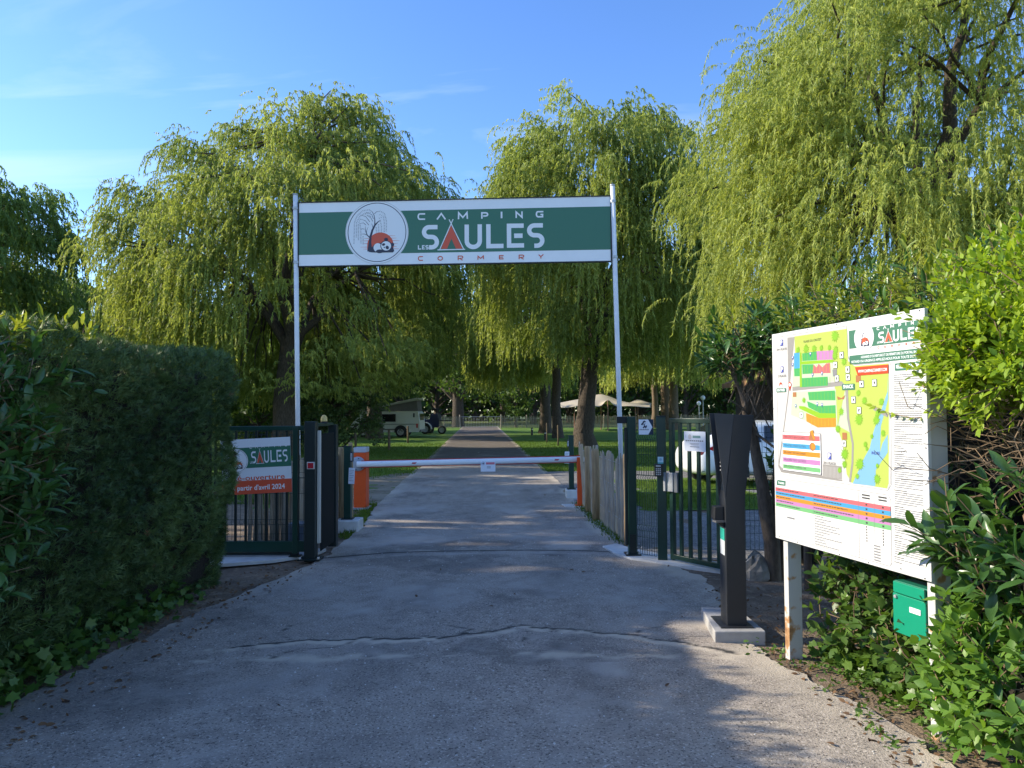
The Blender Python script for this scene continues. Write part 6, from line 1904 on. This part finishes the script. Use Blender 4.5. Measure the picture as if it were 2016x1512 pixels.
# tall mixed hedge behind the information board
shrub('laurel_hedge', 'tall laurel hedge with yellow green tips behind the information board', (2.95, 5.2, 0), [((2.62, 6.1, 2.28), (0.45, 0.7, 0.42), 2.4), ((2.50, 5.35, 2.24), (0.30, 0.5, 0.36), 1.8), ((2.80, 5.0, 2.22), (0.45, 0.8, 0.44), 2.4), ((2.95, 4.1, 2.25), (0.5, 0.7, 0.45), 2.2), ((3.0, 5.2, 1.0), (0.6, 1.9, 0.95), 2.2)], LAUREL, L_laurel, 0.115, 520, 8, 0.22, 0.95, 306, 'hedge', core=[((3.2, 5.2, 1.1), (0.55, 1.9, 1.1))], young=(L_laurel_y, 0.75, 2.25), zmin=-0.6, wid=0.62)  # share of young leaves raised so the tips also read as sunlit
# brown dry twigs inside the hedge, showing right of the board
nt2 = 240
O = np.stack([rs.uniform(2.2, 2.9, nt2), rs.uniform(3.2, 4.0, nt2), rs.uniform(1.22, 1.62, nt2)], -1)
Dt = unit(np.stack([rs.normal(-0.5, 0.6, nt2), rs.normal(-0.2, 0.4, nt2), rs.normal(0.15, 0.3, nt2)], -1))
hb = thing('dry_hedge_twigs', 'tangle of bare brown twigs inside the hedge right of the board', 'twigs', (2.5, 3.6, 1.3))
twigs(nt2, O - np.array([2.5, 3.6, 1.3]), Dt, 0.34, 0.0035, 31, 0.03).build('twigs', M_twig, hb)['kind'] = 'stuff'
for a_, b_ in (((2.9, 3.7, -1.3), (2.75, 3.6, 0.2)), ((2.7, 3.3, -1.3), (2.8, 3.4, 0.3))):
    MB().tube([(a_[0] - 2.5, a_[1] - 3.6, a_[2]), (b_[0] - 2.5, b_[1] - 3.6, b_[2])], 0.02, 8, False).build('stem', M_stem, hb)

# bright shrub hanging over the board corner
shrub('bright_shrub', 'bright yellow green shrub spilling over the top right corner of the information board', (2.7, 3.5, 1.0), [((2.70, 3.45, 2.00), (0.64, 0.62, 0.36), 3.2), ((2.40, 3.42, 1.84), (0.40, 0.40, 0.28), 2.6), ((2.80, 3.6, 2.26), (0.58, 0.6, 0.32), 2.2), ((2.20, 3.50, 1.94), (0.17, 0.2, 0.18), 1.1), ((3.0, 3.2, 1.8), (0.4, 0.5, 0.35), 1)], OVAL, L_privet, 0.048, 1650, 11, 0.16, 0.9, 308, core=[((2.85, 3.55, 1.95), (0.38, 0.38, 0.28))], wid=0.95, up=0.3, zmin=-0.9)
# sprigs trailing across the board
sp = thing('trailing_sprig', 'thin trailing sprig with small leaves hanging in front of the board texts', 'sprig', (2.05, 3.62, 1.55))
spath = [Vector(p) for p in ((0.14, -0.02, 0.12), (0.06, 0.0, 0.06), (-0.02, 0.12, 0.05), (-0.06, 0.28, 0.075), (-0.09, 0.40, 0.12))]
MB().tube(spath, [0.0025, 0.002, 0.002, 0.0015, 0.001], 5, False).build('stem', M_twig, sp)
pp = np.array([tuple(spath[i].lerp(spath[i + 1], f)) for i in range(4) for f in (0.1, 0.4, 0.7, 0.9)])
link('leaves', place_template(*OVAL, pp, unit(rs.normal(size=(len(pp), 3)) + np.array([-0.4, 0.3, -0.5])), rs.normal(size=(len(pp), 3)) + np.array([-1, 0, 0.3]), rs.uniform(0.025, 0.045, len(pp)), rs.uniform(0.2, 0.9, len(pp)), 'leaves', L_privet), sp)

# broad leaved laurel low on the right
shrub('laurel_shrub', 'dark glossy laurel with large leaves at the right edge beside the board post', (2.4, 3.2, 0), [((2.42, 3.15, 0.92), (0.42, 0.48, 0.42), 3), ((2.35, 2.9, 0.45), (0.42, 0.4, 0.42), 1.6), ((2.12, 3.42, 0.98), (0.16, 0.2, 0.20), 0.5)], LAUREL, L_laurel, 0.125, 150, 8, 0.22, 1.0, 310, core=[((2.6, 3.2, 0.75), (0.34, 0.38, 0.6))], wid=0.85)
# soft green shrub in the lower right corner
shrub('soft_shrub', 'low soft green shrub with pointed leaves in the lower right corner', (2.15, 3.05, 0), [((2.22, 3.10, 0.42), (0.34, 0.42, 0.36), 3), ((2.16, 3.45, 0.32), (0.20, 0.24, 0.26), 1.4), ((2.14, 2.8, 0.22), (0.22, 0.3, 0.22), 1.4), ((2.24, 3.5, 0.60), (0.18, 0.2, 0.18), 0.8), ((2.04, 3.42, 0.34), (0.13, 0.18, 0.34), 1.3)], OVAL, L_ash, 0.068, 520, 6, 0.14, 1.15, 311, core=[((2.35, 3.1, 0.3), (0.26, 0.36, 0.34))], wid=1.15, zmin=-0.6)
# mixed growth beneath the board
shrub('undergrowth_shrub', 'sunlit leafy undergrowth beneath the information board', (2.3, 4.5, 0), [((2.32, 4.6, 0.42), (0.26, 0.5, 0.34), 2), ((2.28, 4.1, 0.36), (0.24, 0.35, 0.32), 2), ((2.36, 5.0, 0.5), (0.25, 0.3, 0.35), 1), ((2.14, 4.85, 0.32), (0.16, 0.22, 0.34), 1.0)], OVAL, L_ivy, 0.08, 260, 6, 0.16, 1.15, 312, core=[((2.55, 4.5, 0.35), (0.2, 0.7, 0.45))], wid=1.2, zmin=-0.5)
def ivy_right(r, n):
    y = r.uniform(3.9, 5.0, n); x = 2.06 - (y - 4.2) * 0.09 + np.abs(r.normal(0, 0.2, n))
    z = np.clip((x - 1.95) * 0.7, 0, 0.5) * r.random(n) + 0.03
    return np.stack([x, y, z], -1)
ground_leaves('ivy', 'bright ivy covering the ground under the information board', 700, ivy_right, IVY, L_ivy, 0.065, 6, cat='ivy', var0=0.6)

shrub('ivy_shrub', 'dark ivy covered bush between the bare laurel stems and the board', (3.0, 7.9, 0), [((2.98, 7.8, 0.75), (0.28, 0.3, 0.75), 1), ((3.3, 7.7, 1.2), (0.35, 0.3, 0.6), 0.6)], OVAL, L_laurel, 0.09, 150, 7, 0.18, 1.1, 321, core=[((3.15, 7.9, 0.8), (0.26, 0.26, 0.85))], wid=1.1)
# rock by the laurel foot
rk = MB(); n = 14
vs = []
for i, a in enumerate(np.linspace(-0.2, PI / 2, 7)):
    for j in range(n):
        th = 2 * PI * j / n
        k_ = 1 + rs.normal(0, 0.09)
        vs.append((0.14 * math.cos(a) * math.cos(th) * k_, 0.12 * math.cos(a) * math.sin(th) * k_, 0.24 * math.sin(a) * k_))
fs = [(i * n + j, i * n + (j + 1) % n, (i + 1) * n + (j + 1) % n, (i + 1) * n + j) for i in range(6) for j in range(n)]
o = rk.add(vs, fs).build('rock', mat('pale_rock', (0.36, 0.33, 0.28), 0.95, 0.35, 8, 0.8, 14, col2=(0.2, 0.18, 0.15), bdist=0.02), None, loc=(2.35, 7.2, 0.0))
tag(o, 'pale rough rock at the foot of the bare laurel stems', 'rock')

# dead leaves and litter
def litter(r, n):
    a = np.stack([r.uniform(-2.95, -2.3, n), r.uniform(3.6, 8.0, n), np.full(n, 0.03)], -1)
    a[:, 0] += np.clip(a[:, 1] - 6, 0, 3) * 0.15
    b_ = np.stack([1.72 + np.abs(r.normal(0, 0.25, n)), r.uniform(3.2, 6.8, n), np.full(n, 0.028)], -1)
    c_ = np.stack([r.uniform(-2.4, 1.9, n // 14), r.uniform(2.6, 8.0, n // 14), np.full(n // 14, 0.034)], -1)
    return np.concatenate([a, b_, c_])
ground_leaves('leaf_litter', 'dry brown leaves scattered along the verges', 300, litter, OVAL, L_dead, 0.042, 7, flat=1.0, cat='litter')
def weeds(r, n):
    c_ = np.stack([r.uniform(1.70, 2.05, 26), r.uniform(3.4, 5.1, 26)], -1); c_[:, 0] += (4.3 - c_[:, 1]) * 0.18
    k_ = r.integers(0, 26, n)
    return np.stack([c_[k_, 0] + r.normal(0, 0.03, n), c_[k_, 1] + r.normal(0, 0.04, n), np.abs(r.normal(0.02, 0.02, n)) + 0.02], -1)
ground_leaves('weeds', 'small green weeds along the sunny right verge', 420, weeds, OVAL, L_ivy, 0.035, 9, flat=0.6, cat='weeds', var0=0.6)

# grass blades on the nearer lawns and round the fence feet
def blades(name, label, P, seed, h=0.07, w=0.012):
    r = np.random.default_rng(seed); n = len(P)
    d = unit(np.array([0, 0, 1.0]) + r.normal(0, 0.35, (n, 3))); s = unit(np.cross(d, r.normal(size=(n, 3))))
    hh = h * r.uniform(0.5, 1.4, n)
    v = np.stack([P - s * w / 2, P + s * w / 2, P + d * hh[:, None] + r.normal(0, 0.01, (n, 3))], 1).reshape(-1, 3)
    me = np_mesh(name, v, np.arange(len(v)).reshape(-1, 3), L_grass, var=np.repeat(np.clip(r.normal(0.5, 0.2, n), 0, 1), 3))
    return tag(link(name, me), label, 'grass', None, 'stuff')
r = np.random.default_rng(77)
yy = 13.2 + 24 * r.random(42000) ** 1.6
xl = lerp_tab(yy, ROAD_L) + 0.1 - 7.5 * r.random(42000) ** 1.3
keep = ~((yy < 19) & (xl > lerp_tab(yy, ROAD_L) - 1.4 * np.clip(np.sin((yy - 12.2) / 7.3 * PI), 0, 1) + 0.25 * r.normal(size=42000)))
PL = np.stack([xl, yy, np.full(42000, 0.0)], -1)[keep]
blades('lawn_grass', 'short green grass of the left lawn', PL, 1, 0.06, 0.016)
yy = 19.6 + 20 * r.random(42000) ** 1.5
xr = lerp_tab(yy, ROAD_R) - 0.1 + 9 * r.random(42000) ** 1.2
blades('lawn_grass', 'short green grass of the right lawn', np.stack([xr, yy, np.full(42000, 0.0)], -1), 2, 0.06, 0.016)
yy = r.uniform(12.0, 14.5, 9000); xx = 2.15 + 2.4 * r.random(9000)
y2 = r.uniform(15.0, 16.8, 9000); x2 = 2.6 + 4.3 * r.random(9000)
y3 = r.uniform(8.9, 13, 1500); x3 = lerp_tab(y3, ROAD_R) + r.normal(0.02, 0.05, 1500)
y4 = r.uniform(9.5, 13, 1500); x4 = lerp_tab(y4, ROAD_L) - np.abs(r.normal(0.05, 0.12, 1500))
blades('grass_tufts', 'tufts of grass round the gravel and the fence feet', np.concatenate([np.stack([xx, yy, 0 * xx + 0.02], -1), np.stack([x2, y2, 0 * x2 + 0.02], -1), np.stack([x3, y3, 0 * x3 + 0.01], -1), np.stack([x4, y4, 0 * x4 + 0.01], -1)]), 3, 0.06, 0.012)
# loose stones at the road edges
def stones(r, n):
    y = r.uniform(8.7, 13.5, n); x = lerp_tab(y, ROAD_R) + r.normal(0.06, 0.07, n)
    return np.stack([x, y, np.full(n, 0.022)], -1)
PEB = ([(0, 0, 0), (0.5, 0.4, 0.1), (0, 1, 0), (-0.5, 0.5, 0.1), (0, 0.5, 0.5)], [(0, 1, 4), (1, 2, 4), (2, 3, 4), (3, 0, 4)])
rr0 = np.random.default_rng(6)
ps = stones(rr0, 700); n = len(ps)
tag(link('loose_stones', place_template(*PEB, ps, unit(rr0.normal(size=(n, 3)) * np.array([1, 1, 0.05])), np.tile([0, 0, 1.0], (n, 1)), rr0.uniform(0.012, 0.045, n), rr0.random(n), 'loose_stones', mat('stone', (0.38, 0.36, 0.33), 0.9, 0.3, 30))), 'pale loose stones along the foot of the right paling fence', 'stones', None, 'stuff')

# pale grit lying on the asphalt
ng = 650
yg = 2.4 + 9 * rr0.random(ng) ** 1.4; xg = lerp_tab(yg, ROAD_L) + (lerp_tab(yg, ROAD_R) - lerp_tab(yg, ROAD_L)) * rr0.random(ng)
ps = np.stack([xg, yg, np.full(ng, 0.0245)], -1)
tag(link('road_grit', place_template(*PEB, ps, unit(rr0.normal(size=(ng, 3)) * np.array([1, 1, 0.05])), np.tile([0, 0, 1.0], (ng, 1)), rr0.uniform(0.006, 0.018, ng), rr0.random(ng), 'road_grit', mat('grit', (0.55, 0.52, 0.47), 0.9, 0.3, 30))), 'pale grit scattered over the asphalt', 'grit', None, 'stuff')
